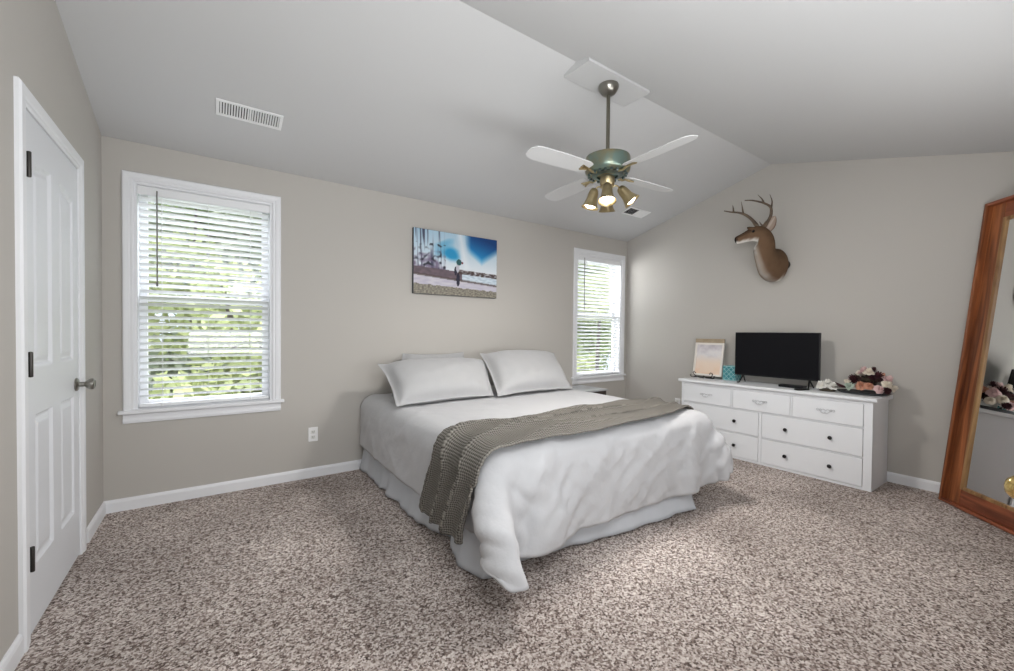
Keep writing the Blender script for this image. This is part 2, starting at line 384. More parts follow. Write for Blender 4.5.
PAN = [(.098, .318, 1.035, 1.825, .0, .036), (.437, .657, 1.035, 1.825, .036, .0), (.098, .318, .25, .845, 0, 0), (.437, .657, .25, .845, 0, 0)]
d1 = panel_door('door_1', W1, DZ-.015, PAN, (XL+.005, DY0+.003, .012), 0, 'left')
knob(d1, W1-.055, .90, M_nickel)
for z in (1.81, 1.05, .30):
    bm = bmesh.new(); box(bm, .0005, .004, -.004, .022, z-.045, z+.045); lathe(bm, [(0, -.05), (.006, -.048), (.007, -.045), (.007, .045), (.006, .048), (0, .05)], 12, Matrix.Translation((.0105, .010, z)))
    obj('hinge', bm, M_hinge, d1, smooth=True)['label'] = 'dark bronze hinge'
bm = bmesh.new()
for s, yi in ((-1, DY0), (1, DY1)): prism(bm, CP_, lambda a, b: (XL+b, yi+s*a, 0), lambda a, b: (XL+b, yi+s*a, DZ+a))
prism(bm, CP_, lambda a, b: (XL+b, DY0-a, DZ+a), lambda a, b: (XL+b, DY1+a, DZ+a))
struct('trim_1', bm, M_trim)
bm = bmesh.new(); box(bm, XL-T+.001, XL-.034, DY0+.0, DY0+.012, 0, DZ); box(bm, XL-T+.001, XL-.034, DY1-.012, DY1, 0, DZ); box(bm, XL-T+.001, XL-.034, DY0, DY1, DZ-.012, DZ)
struct('trim_2', bm, M_trim)
bm = bmesh.new(); box(bm, XL-T-.55, XL-T, DY0-.1, DY1+.1, -.1, 0); box(bm, XL-T-.58, XL-T-.55, DY0-.13, DY1+.13, -.1, 2.4)
box(bm, XL-T-.55, XL-T, DY0-.13, DY0-.1, -.1, 2.4); box(bm, XL-T-.55, XL-T, DY1+.1, DY1+.13, -.1, 2.4); box(bm, XL-T-.58, XL-T, DY0-.13, DY1+.13, 2.4, 2.43)
struct('wall_closet', bm, M_wall)

# door_2: closet door in the front wall, standing a little ajar; its brass knob reaches into view at the right edge
WD2 = CX1-CX0-.01; ang = .2157
P2 = [(.10, .34, 1.0, 1.83, 0, .036), (.44, .68, 1.0, 1.83, .036, 0), (.10, .34, .22, .82, 0, 0), (.44, .68, .22, .82, 0, 0)]
d2 = panel_door('door_2', WD2, 2.02, P2, (CX1-.005, YF+.004, .012), PI/2-ang, 'front')
d2.location.y = YF+.002
knob(d2, WD2-.088, .897, M_brassknob, ball=True, k=.87)
bm = bmesh.new()
for s, xi in ((-1, CX0), (1, CX1)): prism(bm, CP_, lambda a, b: (xi+s*a, YF+b, 0), lambda a, b: (xi+s*a, YF+b, 2.05+a))
prism(bm, CP_, lambda a, b: (CX0-a, YF+b, 2.05+a), lambda a, b: (CX1+a, YF+b, 2.05+a)); struct('trim_3', bm, M_trim)
bm = bmesh.new(); box(bm, CX0-.1, CX1+.1, YF-T-.6, YF-T, -.1, 0); box(bm, CX0-.13, CX1+.13, YF-T-.63, YF-T-.6, -.1, 2.4); box(bm, CX0-.13, CX0-.1, YF-T-.6, YF-T, -.1, 2.4); box(bm, CX1+.1, CX1+.13, YF-T-.6, YF-T, -.1, 2.4); box(bm, CX0-.13, CX1+.13, YF-T-.63, YF-T, 2.4, 2.43)
struct('wall_closet_front', bm, M_wall)

# ================================================================== CEILING BITS
# square mounting board bridging the ridge, with the fan's canopy under it
bm = bmesh.new(); box(bm, 1.87, 2.465, 1.825, 2.045, ZR-.046, ZR-.030)
for s in (-1, 1): prism(bm, [(1.825, ZR-.031), (2.045, ZR-.031), (2.045, ceil_z(2.045)+.001), (YR, ZR-.001), (1.825, ceil_z(1.825)+.001)], lambda a, b: (2.167+s*.298, a, b), lambda a, b: (2.167+s*.285, a, b))
struct('trim_4', bm, M_ceil)

def vent(x0, x1, y0, y1, label, slats):
    yc = (y0+y1)/2; zc = ceil_z(yc); root = tag(empty('ceiling_vent', ((x0+x1)/2, yc, zc), (-math.atan(SL), 0, 0)), label, 'vent')
    w, d = (x1-x0)/2, (y1-y0)/2/math.cos(math.atan(SL))
    bm = bmesh.new(); t = .018; z = -.007
    box(bm, -w, w, -d, -d+t, z, 0); box(bm, -w, w, d-t, d, z, 0); box(bm, -w, -w+t, -d+t, d-t, z, 0); box(bm, w-t, w, -d+t, d-t, z, 0); box(bm, -.005, .005, -d+t, d-t, z, 0)
    obj('frame', bm, M_white, root, bevel=.002)
    bm = bmesh.new(); box(bm, -w+t, w-t, -d+t, d-t, -.0012, -.0004); obj('duct_opening', bm, mat('duct_dark', (.05, .05, .05), .9), root)['label'] = 'dark duct opening'
    bm = bmesh.new()
    for h0, h1, sg in ((-w+t, -.005, 1), (.005, w-t, -1)):
        for i in range(slats):
            x = h0+(h1-h0)*(i+.5)/slats; p = (h1-h0)/slats
            prism(bm, [(x-sg*p*.28, -.0065), (x-sg*p*.28+.0012, -.0065), (x+sg*p*.28+.0012, -.0014), (x+sg*p*.28, -.0014)], lambda a, b: (a, -d+t, b), lambda a, b: (a, d-t, b))
    obj('louvre', bm, M_white, root)
vent(.012, .375, 3.095, 3.235, 'white louvred ceiling vent above the large window', 11)
vent(3.80, 4.16, 3.04, 3.18, 'white louvred ceiling vent near the corner, below the fan light', 11)

# ================================================================== CEILING FAN
FX, FY = 2.170, YR
fan = tag(empty('ceiling_fan', (FX, FY, ZR-.046)), 'brass ceiling fan with white blades and spot lights hanging from the ridge', 'ceiling fan')
def FP(name, bm, m, **k):
    return obj(name, bm, m, fan, **k)
Z0 = -(ZR-.046)      # local z of world zero
bm = bmesh.new(); lathe(bm, [(0, 0), (.066, 0), (.068, -.012), (.062, -.03), (.045, -.055), (.022, -.066), (0, -.066)], 32); FP('canopy', bm, M_nickel, smooth=True)
bm = bmesh.new(); tube(bm, [(0, 0, -.06), (0, 0, Z0+2.380)], .0125, 16); FP('downrod', bm, mat('rod_metal', lin(128, 124, 112), .3, 1), smooth=True)
M_house = mat('verdigris_metal', lin(120, 140, 132), .32, .75, noise_col=(7, lin(150, 128, 84), .42, .68))
bm = bmesh.new(); lathe(bm, [(0, 2.402+Z0), (.03, 2.400+Z0), (.05, 2.391+Z0), (.128, 2.389+Z0), (.146, 2.381+Z0), (.150, 2.367+Z0), (.150, 2.304+Z0), (.146, 2.286+Z0), (.128, 2.272+Z0), (.110, 2.269+Z0), (0, 2.269+Z0)], 40); ho = FP('motor_housing', bm, M_house, smooth=True)
bm = bmesh.new()
for k in range(20):
    a = 2*PI*k/20; p = Vector((math.cos(a)*.122, math.sin(a)*.122, 2.272+Z0)); tube(bm, [p, p+Vector((0, 0, -.016))], .010, 8)
lathe(bm, [(.100, 2.272+Z0), (.104, 2.262+Z0), (.086, 2.256+Z0), (.070, 2.256+Z0), (.070, 2.272+Z0)], 32)
FP('vent_ring', bm, mat('ring_metal', lin(96, 110, 108), .3, .9), smooth=True)
bm = bmesh.new(); lathe(bm, [(0, 2.251+Z0), (.048, 2.251+Z0), (.050, 2.241+Z0), (.047, 2.201+Z0), (.040, 2.193+Z0), (.032, 2.169+Z0), (.014, 2.155+Z0), (.012, 2.144+Z0), (0, 2.139+Z0)], 28); FP('light_fitter', bm, M_brass, smooth=True)
M_blade = mat('white_blade', lin(206, 206, 206), .6)
for k in range(4):
    a = 2*PI*k/4 + math.radians(-3)
    d = Vector((math.cos(a), math.sin(a), 0)); s = Vector((-d.y, d.x, 0))
    bm = bmesh.new(); zb = 2.278+Z0
    out = [(.17, .045), (.20, .058), (.40, .066), (.58, .064), (.62, .055), (.645, .030), (.65, 0)]
    ring = [(r_, w_) for r_, w_ in out] + [(r_, -w_) for r_, w_ in out[::-1][1:]]
    top = [bm.verts.new(d*r_ + s*w_ + Vector((0, 0, zb + w_*.2 + .003))) for r_, w_ in ring]
    bot = [bm.verts.new(v.co - Vector((0, 0, .006))) for v in top]
    bm.faces.new(top); bm.faces.new(bot[::-1])
    for i in range(len(top)): bm.faces.new((top[i], bot[i], bot[(i+1) % len(top)], top[(i+1) % len(top)]))
    bl = FP('blade', bm, M_blade); bl['label'] = 'white fan blade'
    bm = bmesh.new(); tube(bm, [d*.10+Vector((0, 0, 2.266+Z0)), d*.14+Vector((0, 0, 2.260+Z0)), d*.17+Vector((0, 0, zb-.006))], [.009, .008, .008], 8)
    for q in (-1, 0, 1): tube(bm, [d*.165+Vector((0, 0, zb-.007)), d*(.235)+s*q*.018+Vector((0, 0, zb-.008+q*.0064))], .006, 8)
    br = obj('blade_bracket', bm, M_brass, bl, smooth=True)
M_bulb = mat('lit_bulb', (1, .93, .8), .3, emit=((1, .86, .64), 22))
LAMPS = []
for k, (deg, tilt) in enumerate(((42, 20), (132, 14), (222, 16), (312, 40))):
    a = math.radians(deg); d = Vector((math.cos(a), math.sin(a), 0)); ax = (Vector((0, 0, -1))*math.cos(math.radians(tilt)) + d*math.sin(math.radians(tilt)))
    el = Vector((0, 0, 2.177+Z0)); top = d*.084 + Vector((0, 0, 2.175+Z0))
    bm = bmesh.new(); tube(bm, curve_pts([d*.026+el, d*.055+Vector((0, 0, 2.193+Z0)), top]), .0055, 10); arm = FP('lamp_arm', bm, M_brass, smooth=True)
    bm = bmesh.new(); Mx = aim(top, ax) @ Matrix.Scale(1.18, 4)
    lathe(bm, [(0, -.006), (.016, -.004), (.024, .006), (.028, .022), (.031, .060), (.040, .090), (.050, .106), (.048, .106), (.038, .090), (.029, .060), (.026, .022), (.022, .010), (0, .008)], 24, Mx)
    FP('lamp_shade', bm, M_brass, smooth=True)
    bm = bmesh.new(); lathe(bm, [(0, .020), (.014, .022), (.016, .048), (.026, .066), (.033, .082), (.031, .095), (.018, .104), (0, .106)], 20, Mx); FP('bulb', bm, M_bulb, smooth=True)['label'] = 'glowing warm bulb'
    LAMPS.append((top, ax))
for top, ax in LAMPS:      # the light of each bulb
    l = bpy.data.lights.new('fan_bulb_light', 'SPOT'); l.energy = 24; l.color = (1, .97, .94); l.shadow_soft_size = .03; l.spot_size = math.radians(165); l.spot_blend = .6
    o = bpy.data.objects.new('fan_bulb_light', l); C.objects.link(o); o.parent = fan; o.location = top + ax*.145; o.rotation_euler = ax.to_track_quat('-Z', 'Y').to_euler()

# ================================================================== BED
bed = tag(empty('bed', (2.015, 2.65, 0)), 'king bed on a pale pleated skirt against the window wall', 'bed')
BI = Matrix.Translation((-2.015, -2.65, 0))
def BP(name, bm, m, **k):
    o = obj(name, bm, m, None, **k); o.parent = bed; o.matrix_parent_inverse = BI; return o
def soft_box(x0, x1, y0, y1, z0, z1, r):
    bm = bmesh.new(); box(bm, x0, x1, y0, y1, z0, z1); bmesh.ops.bevel(bm, geom=bm.edges[:], offset=r, segments=5, affect='EDGES', profile=.5); return bm
BP('mattress', soft_box(1.085, 2.95, 1.66, 3.66, .335, .600, .06), mat('mattress_ticking', lin(226, 226, 228), .9), smooth=True)
BP('box_spring', soft_box(1.10, 2.94, 1.69, 3.66, .155, .333, .02), mat('box_spring_cloth', lin(205, 206, 210), .9))
bm = bmesh.new()
for a in ((1.12, 1.15, 1.74, 3.64), (2.88, 2.91, 1.74, 3.64), (1.99, 2.02, 1.74, 3.64)): box(bm, *a, .12, .153)
for y in (1.74, 2.68, 3.61): box(bm, 1.15, 2.88, y, y+.03, .122, .151)
BP('metal_frame', bm, M_iron)
for x in (1.135, 2.005, 2.895):
    for y in (1.78, 3.60):
        bm = bmesh.new(); tube(bm, [(x, y, 0), (x, y, .12)], .016, 10); lathe(bm, [(0, 0), (.024, 0), (.024, .018), (.016, .022), (0, .022)], 12, Matrix.Translation((x, y, 0))); BP('leg', bm, M_iron, smooth=True)
def skirt(path_top, path_bot, zt, zb, n, amp, per, seed, fine=.0015):
    """hanging pleated cloth between two polylines, thickened"""
    def samp(P, t):
        s = [0]
        for a, b in zip(P, P[1:]): s.append(s[-1]+(Vector(b)-Vector(a)).length)
        d = t*s[-1]
        for i in range(len(P)-1):
            if d <= s[i+1]+1e-9:
                k = (d-s[i])/(s[i+1]-s[i]+1e-9); return Vector(P[i]).lerp(Vector(P[i+1]), k), (Vector(P[i+1])-Vector(P[i])).normalized()
        return Vector(P[-1]), (Vector(P[-1])-Vector(P[-2])).normalized()
    bm = bmesh.new()
    def f(u, v):
        a, ta = samp(path_top, u); b_, tb = samp(path_bot, u); t_ = (ta.lerp(tb, 1-v)).normalized(); nrm = Vector((t_.y, -t_.x))
        q = b_.lerp(a, v**.8); wv = noise.noise(Vector((u*per, v*.5, seed)))*amp*(1.1-v) + .35*amp*math.sin(u*per*2.6+seed)*(1-v)
        q = q + nrm*wv; return (q.x, q.y, zb + (zt-zb)*v + (noise.noise(Vector((u*per*.7, 0, seed+5)))*.012*(1-v)))
    grid(bm, n, 14, f); return bm
def solid(o, t, off=0, sub=0):
    s = o.modifiers.new('thickness', 'SOLIDIFY'); s.thickness = t; s.offset = off
    if sub: q = o.modifiers.new('smooth', 'SUBSURF'); q.levels = sub; q.render_levels = sub
    return o
sk = skirt([(1.088, 3.66), (1.088, 2.02)], [(1.035, 3.665), (1.036, 3.1), (1.035, 2.72), (1.036, 2.405), (1.06, 2.285), (1.107, 2.13)], .33, .014, 150, .020, 16, 1.3)
solid(BP('side_skirt', sk, M_skirt, smooth='all'), .003)
sk = skirt([(1.075, 2.04), (1.075, 1.72), (1.12, 1.672), (1.35, 1.672)], [(1.07, 2.05), (1.03, 1.93), (1.02, 1.80), (1.06, 1.70), (1.16, 1.66), (1.33, 1.71)], .33, .012, 90, .012, 9, 7.7)
solid(BP('corner_skirt', sk, M_skirt, smooth='all'), .003)
sk = skirt([(1.32, 1.682), (2.70, 1.676)], [(1.27, 1.72), (1.546, 1.69), (1.95, 1.625), (2.3, 1.60), (2.69, 1.572)], .33, .014, 130, .014, 12, 3.1)
solid(BP('foot_skirt', sk, M_skirt, smooth='all'), .003)
sk = skirt([(2.955, 2.15), (2.955, 3.66)], [(2.98, 2.15), (2.985, 3.665)], .33, .014, 100, .018, 14, 9.1)
solid(BP('side_skirt', sk, M_skirt, smooth='all'), .003)

# ------------------------------------------------------------------ cloth surfaces (numpy)
import numpy as np
# resting shape of the comforter: a coarse sheet, millimetre steps from neighbour to neighbour, x then y then z
COMF = [[
[862,56,55,43,22,14,44,61,63,59,51,61,63,58,57,62,63,62,64,63,63,63,64,63,64,64,63,64,62,60,58,62,62,55,61,63,61,46,22,8,22,31,35],
[-20,47,56,53,38,18,40,57,64,60,52,62,63,56,60,63,62,63,63,64,63,64,63,63,63,64,63,63,64,61,58,62,63,56,61,64,58,42,24,25,35,37,33],
[-1,29,48,56,51,32,34,55,63,61,55,62,62,56,62,63,63,63,63,63,64,64,63,63,63,63,64,63,63,63,59,61,63,58,61,64,56,36,43,37,39,33,21],
[23,7,29,49,56,49,35,53,62,61,56,63,61,59,63,63,63,63,63,64,63,63,64,63,63,64,63,63,63,64,61,60,63,59,62,63,52,43,58,40,33,19,5],
[46,-13,7,30,49,56,50,48,62,61,58,63,60,62,63,63,64,63,63,64,63,63,63,64,63,64,63,63,64,63,64,60,63,60,62,62,49,59,60,33,18,1,-11],
[60,-23,-13,6,30,50,61,51,61,61,61,63,62,63,63,63,63,64,63,63,63,64,63,64,64,63,63,64,64,63,64,63,62,61,62,62,56,65,49,16,0,-14,-20],
[52,-17,-18,-14,6,31,55,60,61,62,63,63,64,63,63,64,63,64,63,64,63,64,64,64,63,64,63,63,64,64,65,63,63,63,63,62,64,56,28,-3,-15,-15,-13],
[30,-8,-10,-10,-9,6,37,56,64,64,65,64,64,64,64,64,63,64,64,63,64,64,64,64,63,64,63,64,64,64,65,64,64,64,65,65,58,38,4,-9,-8,-8,-5],
[2,0,0,-1,-3,0,13,45,65,66,65,65,64,65,64,64,64,64,63,64,64,64,64,64,64,63,64,63,64,65,64,65,65,65,65,65,51,17,0,-1,0,0,0],
[-16,9,5,2,0,0,11,47,63,65,64,64,65,64,64,64,64,64,64,64,64,64,64,64,64,63,64,64,64,64,65,64,65,64,64,64,52,18,0,0,4,6,8],
[-32,10,9,8,6,7,21,47,63,64,64,64,64,64,64,64,64,64,64,64,64,64,63,64,64,64,64,64,64,64,64,65,64,64,64,63,53,24,10,6,5,6,5],
[-11,9,9,10,11,13,20,48,64,63,64,64,64,64,63,64,64,64,64,64,64,64,63,64,64,64,64,64,64,64,64,64,64,64,63,64,53,25,12,8,5,4,3],
[11,8,9,10,11,6,18,49,63,63,64,63,64,64,64,64,63,64,64,64,64,64,63,64,64,64,64,64,64,64,64,64,63,64,63,64,53,24,4,5,4,3,1],
[28,6,6,4,0,0,18,49,64,63,63,64,64,63,64,64,64,63,64,64,64,64,64,63,64,64,64,64,64,64,63,64,64,63,64,63,54,23,2,-2,1,0,1],
[17,2,1,-1,-3,0,18,50,63,63,64,64,63,64,64,63,64,64,63,64,64,64,64,63,64,64,64,64,64,63,64,64,63,64,63,64,54,23,2,-2,-1,-1,0],
[3,0,-2,-2,-1,1,19,49,63,64,63,64,64,63,64,64,63,64,64,63,64,64,64,63,64,64,64,64,64,63,64,64,63,64,63,64,53,24,3,0,0,-1,0],
[-4,0,-1,0,-1,2,19,49,64,63,64,63,64,64,63,64,64,63,64,64,63,64,64,64,63,64,64,64,63,64,64,63,64,63,64,64,53,24,4,0,0,0,0],
[-1,0,-1,0,0,2,19,49,64,63,64,64,63,64,64,63,64,64,63,64,64,63,64,64,64,63,64,64,63,64,64,63,64,63,64,63,54,24,4,0,0,0,0],
[-1,0,0,0,0,2,19,49,64,64,63,64,63,64,64,63,64,64,63,64,64,64,63,64,64,63,64,64,63,64,64,63,64,63,64,63,54,24,4,0,0,0,0],
[0,0,0,0,0,2,19,50,63,64,63,64,64,63,64,64,63,64,64,63,64,64,63,64,64,63,64,64,63,64,64,63,64,63,64,63,54,24,4,0,0,0,0],
[0,0,0,0,0,2,19,50,63,64,63,64,64,63,64,64,63,64,64,63,64,64,64,63,64,63,64,64,64,63,64,63,64,63,64,64,53,24,4,0,0,0,0],
[0,0,0,0,0,2,19,50,63,64,64,63,64,63,64,64,64,63,64,64,63,64,64,63,64,63,64,64,64,63,64,63,64,63,64,64,54,23,4,0,0,0,0],
[0,0,0,0,0,2,19,50,64,63,64,63,64,64,63,64,64,63,64,64,63,64,64,63,64,63,64,64,63,64,63,64,64,63,64,64,54,24,4,0,0,0,0],
[0,0,0,0,0,2,19,50,64,63,64,64,63,64,63,64,64,64,63,64,63,64,64,63,64,63,64,64,63,64,63,64,63,64,64,64,54,24,4,0,0,0,0],
[0,0,0,0,0,2,19,50,64,64,63,64,63,64,64,63,64,63,64,64,64,63,64,63,64,63,64,64,63,64,63,64,63,64,64,64,54,24,4,0,0,0,0],
[0,0,0,0,0,2,19,51,63,64,63,64,64,63,64,63,64,63,64,64,64,63,64,63,64,63,64,63,64,64,63,64,63,64,63,64,54,25,4,0,0,0,0],
[0,0,0,0,0,2,20,50,63,64,64,63,64,63,64,63,64,63,64,64,63,64,63,64,64,63,64,63,64,63,64,64,63,64,63,64,54,25,4,0,0,0,0],
[-1,0,0,0,0,3,20,50,64,63,64,63,64,63,64,64,63,64,63,64,63,64,63,64,64,63,64,63,64,63,64,63,64,64,63,64,54,24,5,0,0,0,0],
[0,0,0,0,0,3,20,51,63,64,63,64,63,64,63,64,63,64,63,64,63,64,63,64,64,63,64,63,63,64,64,63,64,63,64,63,55,24,5,0,0,0,0],
[0,0,0,0,0,3,20,51,64,63,64,63,64,63,63,64,64,63,64,63,64,63,63,64,63,64,63,64,63,64,63,64,63,64,63,64,54,25,5,0,0,0,0],
[1,-1,0,0,0,3,21,51,63,64,63,64,63,64,63,63,64,63,64,63,64,63,64,63,63,64,63,64,63,64,63,64,63,64,63,63,55,25,5,0,0,0,0],
[0,-1,0,-1,0,4,21,52,63,63,64,63,64,63,64,63,63,64,63,63,64,63,64,63,63,64,63,64,63,63,64,63,64,63,63,64,55,25,5,0,0,0,0],
[0,-1,-1,0,0,4,22,51,64,63,64,63,63,64,63,63,64,63,63,64,63,63,64,63,63,64,63,63,64,63,63,64,63,63,64,63,55,26,6,-1,0,0,0],
[1,-2,-1,0,-1,5,23,52,63,63,64,63,63,64,63,63,63,64,63,63,63,63,64,63,63,63,64,63,63,63,64,63,63,64,63,63,56,26,6,0,-1,0,-1],
[1,-2,-2,-1,0,5,23,53,63,64,63,63,63,63,64,63,63,63,63,63,63,63,63,64,63,63,63,63,64,63,63,63,63,64,63,63,56,27,6,-1,0,-1,0],
[1,-1,-3,-2,-1,5,25,54,63,63,63,63,63,63,64,63,63,63,63,62,63,63,63,63,63,63,64,63,63,63,63,63,63,63,64,63,56,28,6,-1,-1,0,-1],
[1,0,-1,-4,-2,5,26,54,63,63,63,63,63,63,63,63,62,63,63,63,63,62,63,63,63,63,63,62,63,63,63,63,63,63,64,63,57,28,6,-1,-1,-1,0],
[1,0,0,-1,-3,3,27,54,63,63,62,63,62,63,63,63,62,63,62,63,63,62,63,62,63,63,62,63,63,63,62,63,63,63,63,63,58,28,6,-1,-1,0,0],
[1,0,0,0,0,1,28,54,62,62,63,62,63,62,62,63,62,62,63,62,63,62,62,63,62,63,62,62,63,62,62,63,62,63,62,62,61,31,2,0,0,0,0]],
[
[1422,-13,10,33,48,50,45,19,-1,-23,-36,-17,8,28,29,12,-3,-10,-1,10,4,-1,-3,-1,0,1,2,2,-8,-21,-25,-8,12,32,18,0,-20,-45,-54,-27,-19,-7,9],
[49,-30,-10,17,39,51,49,26,1,-20,-34,-14,10,30,22,6,-5,-10,2,10,2,-4,-4,3,-1,1,1,3,-2,-13,-26,-11,8,29,17,-1,-26,-49,-54,-20,-6,11,26],
[60,-42,-28,-3,24,45,53,31,3,-16,-32,-9,12,28,15,2,-8,-5,3,6,1,-4,0,0,-1,1,1,2,3,-7,-22,-16,5,26,15,-3,-32,-54,-40,-7,12,27,36],
[59,-41,-39,-23,3,29,53,36,6,-12,-29,-6,16,22,8,-2,-5,-2,3,3,-1,-2,0,-1,-1,0,1,2,4,0,-14,-20,0,24,12,-7,-37,-49,-18,11,27,35,38],
[44,-27,-37,-34,-19,7,39,42,9,-10,-24,-1,19,11,1,-1,-3,0,2,1,0,-1,-1,-2,-2,0,1,2,3,4,-3,-20,-4,18,10,-10,-42,-27,6,26,34,34,29],
[23,-9,-21,-31,-30,-15,13,38,12,-9,-14,3,11,2,0,0,0,1,0,1,0,-1,-2,-2,-2,-1,1,3,2,2,2,-6,-9,9,9,-12,-31,-2,26,32,30,22,15],
[37,-19,-12,-12,-25,-25,-10,14,9,-4,-1,1,1,0,1,0,1,0,0,1,-1,0,-1,-1,-1,-1,1,1,2,0,0,0,-2,0,3,-5,-5,19,32,24,16,19,23],
[55,-23,-19,-16,-12,-17,-18,-7,0,2,0,1,1,0,0,0,0,0,0,0,0,0,0,0,0,0,0,0,0,0,0,-1,0,-1,0,3,16,26,22,18,21,23,26],
[64,-25,-21,-19,-15,-13,-14,-11,-1,3,1,1,1,0,0,0,0,0,0,0,0,0,-1,0,0,1,0,0,0,0,0,-1,-1,-1,0,6,18,21,20,21,23,24,25],
[60,-22,-20,-18,-16,-13,-12,-9,-2,2,1,1,1,0,1,0,0,0,0,-1,0,0,0,0,0,0,0,0,0,0,0,-1,0,-1,0,7,16,19,20,21,21,22,23],
[54,-20,-18,-16,-14,-11,-11,-7,-1,0,1,1,1,0,0,0,1,0,0,0,0,0,0,0,0,0,0,-1,0,0,0,-1,0,-1,1,8,14,17,18,18,20,22,23],
[62,-20,-17,-15,-13,-11,-9,-6,-2,0,1,0,1,0,0,0,0,0,1,0,0,0,1,0,0,0,-1,0,-1,0,0,-1,0,-1,1,8,13,16,17,18,20,21,22],
[62,-19,-17,-15,-13,-9,-8,-5,-2,0,0,1,0,0,0,0,0,0,1,0,0,0,1,0,0,0,-1,0,-1,0,-1,0,0,-1,2,8,12,14,15,18,19,20,21],
[57,-18,-15,-13,-10,-9,-7,-5,-1,-1,1,0,0,0,0,0,0,1,0,0,0,0,0,1,0,0,-1,0,-1,0,-1,0,0,0,1,8,11,14,14,16,18,18,20],
[61,-17,-13,-12,-10,-9,-6,-5,-1,0,-1,1,0,0,0,0,0,0,1,0,0,0,0,0,0,0,0,0,-1,0,-1,0,0,0,1,8,10,13,15,15,16,18,19],
[62,-15,-14,-11,-10,-8,-6,-4,-1,0,-1,1,0,0,0,0,0,0,0,1,0,0,0,0,0,0,0,-1,0,0,-1,0,0,0,2,6,11,12,13,15,16,17,18],
[63,-15,-13,-11,-9,-7,-6,-3,-2,0,-1,0,1,0,0,0,0,0,0,0,1,0,0,0,0,0,0,-1,0,-1,0,0,0,0,2,6,10,11,13,14,15,16,18],
[63,-14,-13,-10,-9,-7,-5,-3,-2,0,0,-1,1,0,0,0,0,0,0,0,0,1,0,0,0,0,-1,0,0,-1,0,0,0,0,2,6,9,11,12,13,15,15,17],
[62,-13,-12,-10,-8,-6,-5,-3,-1,-1,0,-1,0,0,1,0,0,0,0,0,0,0,1,0,0,-1,0,0,0,-1,0,0,0,0,2,5,9,10,12,12,14,15,16],
[63,-12,-12,-9,-8,-6,-4,-3,-1,-1,0,-1,0,0,0,0,0,1,0,0,0,0,0,0,0,0,0,0,-1,0,0,0,0,0,1,6,8,9,11,13,13,14,15],
[63,-12,-11,-8,-8,-6,-4,-2,-1,-1,0,-1,0,0,0,0,0,0,0,1,0,0,0,0,0,0,0,0,-1,0,0,0,0,0,1,5,8,9,10,12,12,14,14],
[63,-11,-10,-9,-7,-5,-4,-3,-1,0,-1,0,0,0,0,0,0,0,0,0,0,0,1,0,0,0,0,-1,0,0,0,0,0,0,1,5,7,8,10,11,12,12,14],
[63,-11,-9,-8,-7,-5,-4,-2,-1,0,-1,0,0,-1,0,1,0,0,0,0,0,0,0,0,0,0,0,0,0,0,0,0,0,0,1,4,7,8,9,10,11,12,13],
[63,-10,-9,-8,-6,-5,-3,-2,-1,-1,0,0,-1,0,0,0,0,0,0,1,0,0,0,0,0,0,0,0,0,0,0,0,0,0,1,4,6,7,9,9,11,11,12],
[63,-9,-9,-7,-6,-4,-3,-3,0,-1,0,-1,0,0,0,0,0,0,0,0,0,1,0,0,0,0,0,0,0,-1,0,0,0,1,0,4,6,7,8,9,9,11,11],
[63,-9,-7,-7,-6,-4,-3,-2,-1,0,-1,0,0,0,0,0,0,0,0,0,0,0,0,0,0,0,1,0,0,-1,0,0,0,0,1,4,5,6,8,8,9,10,11],
[64,-9,-7,-6,-6,-4,-2,-2,-1,0,-1,0,0,-1,0,0,1,0,0,0,0,0,0,0,0,0,0,1,0,-1,0,0,0,0,1,3,5,6,7,7,9,9,10],
[63,-8,-7,-6,-5,-3,-3,-2,0,-1,0,0,0,0,0,-1,0,1,0,0,0,0,0,0,0,0,0,0,0,0,0,0,0,0,1,3,4,6,6,7,8,8,9],
[63,-7,-7,-5,-4,-4,-2,-2,-1,0,0,0,0,0,0,0,-1,0,0,1,0,0,0,0,0,0,0,0,0,0,0,0,0,0,0,3,4,5,6,6,7,8,8],
[63,-7,-5,-5,-4,-4,-2,-1,-1,0,-1,0,0,1,0,0,-1,0,0,0,0,0,0,0,0,0,0,0,1,0,0,0,-1,1,0,3,3,5,5,6,6,7,7],
[63,-6,-5,-5,-3,-3,-2,-2,0,-1,0,0,0,0,0,0,0,0,0,0,0,0,0,0,0,0,0,0,0,0,0,0,0,0,1,2,3,4,5,5,6,6,7],
[64,-6,-5,-4,-3,-3,-2,-1,-1,0,0,0,0,0,0,0,0,0,0,0,0,0,0,0,0,0,0,0,0,0,0,0,0,0,0,2,3,4,4,4,5,6,6],
[63,-5,-5,-3,-3,-3,-1,-1,-1,0,-1,0,0,1,0,0,-1,0,0,0,0,0,0,0,1,0,0,0,0,0,0,0,0,0,0,2,2,3,3,4,5,5,5],
[63,-5,-4,-3,-2,-2,-2,-1,0,0,-1,0,0,0,0,0,0,0,0,0,0,0,0,0,0,0,0,1,0,0,0,-1,0,0,1,1,2,2,3,4,3,4,5],
[63,-4,-3,-3,-2,-2,-1,-1,0,0,0,-1,0,0,0,0,0,0,0,0,0,0,0,0,0,0,0,0,0,0,0,0,0,0,0,1,2,2,2,3,3,3,4],
[63,-4,-2,-3,-1,-2,-1,-1,0,0,0,0,0,0,0,0,0,0,0,0,0,0,0,0,0,0,0,0,0,0,0,0,0,0,0,1,1,1,2,2,2,3,3],
[63,-3,-3,-1,-1,-1,-1,-1,0,0,0,0,0,0,0,-1,0,0,0,0,0,0,0,0,0,0,0,1,0,0,0,0,0,0,0,0,1,1,1,1,2,2,2],
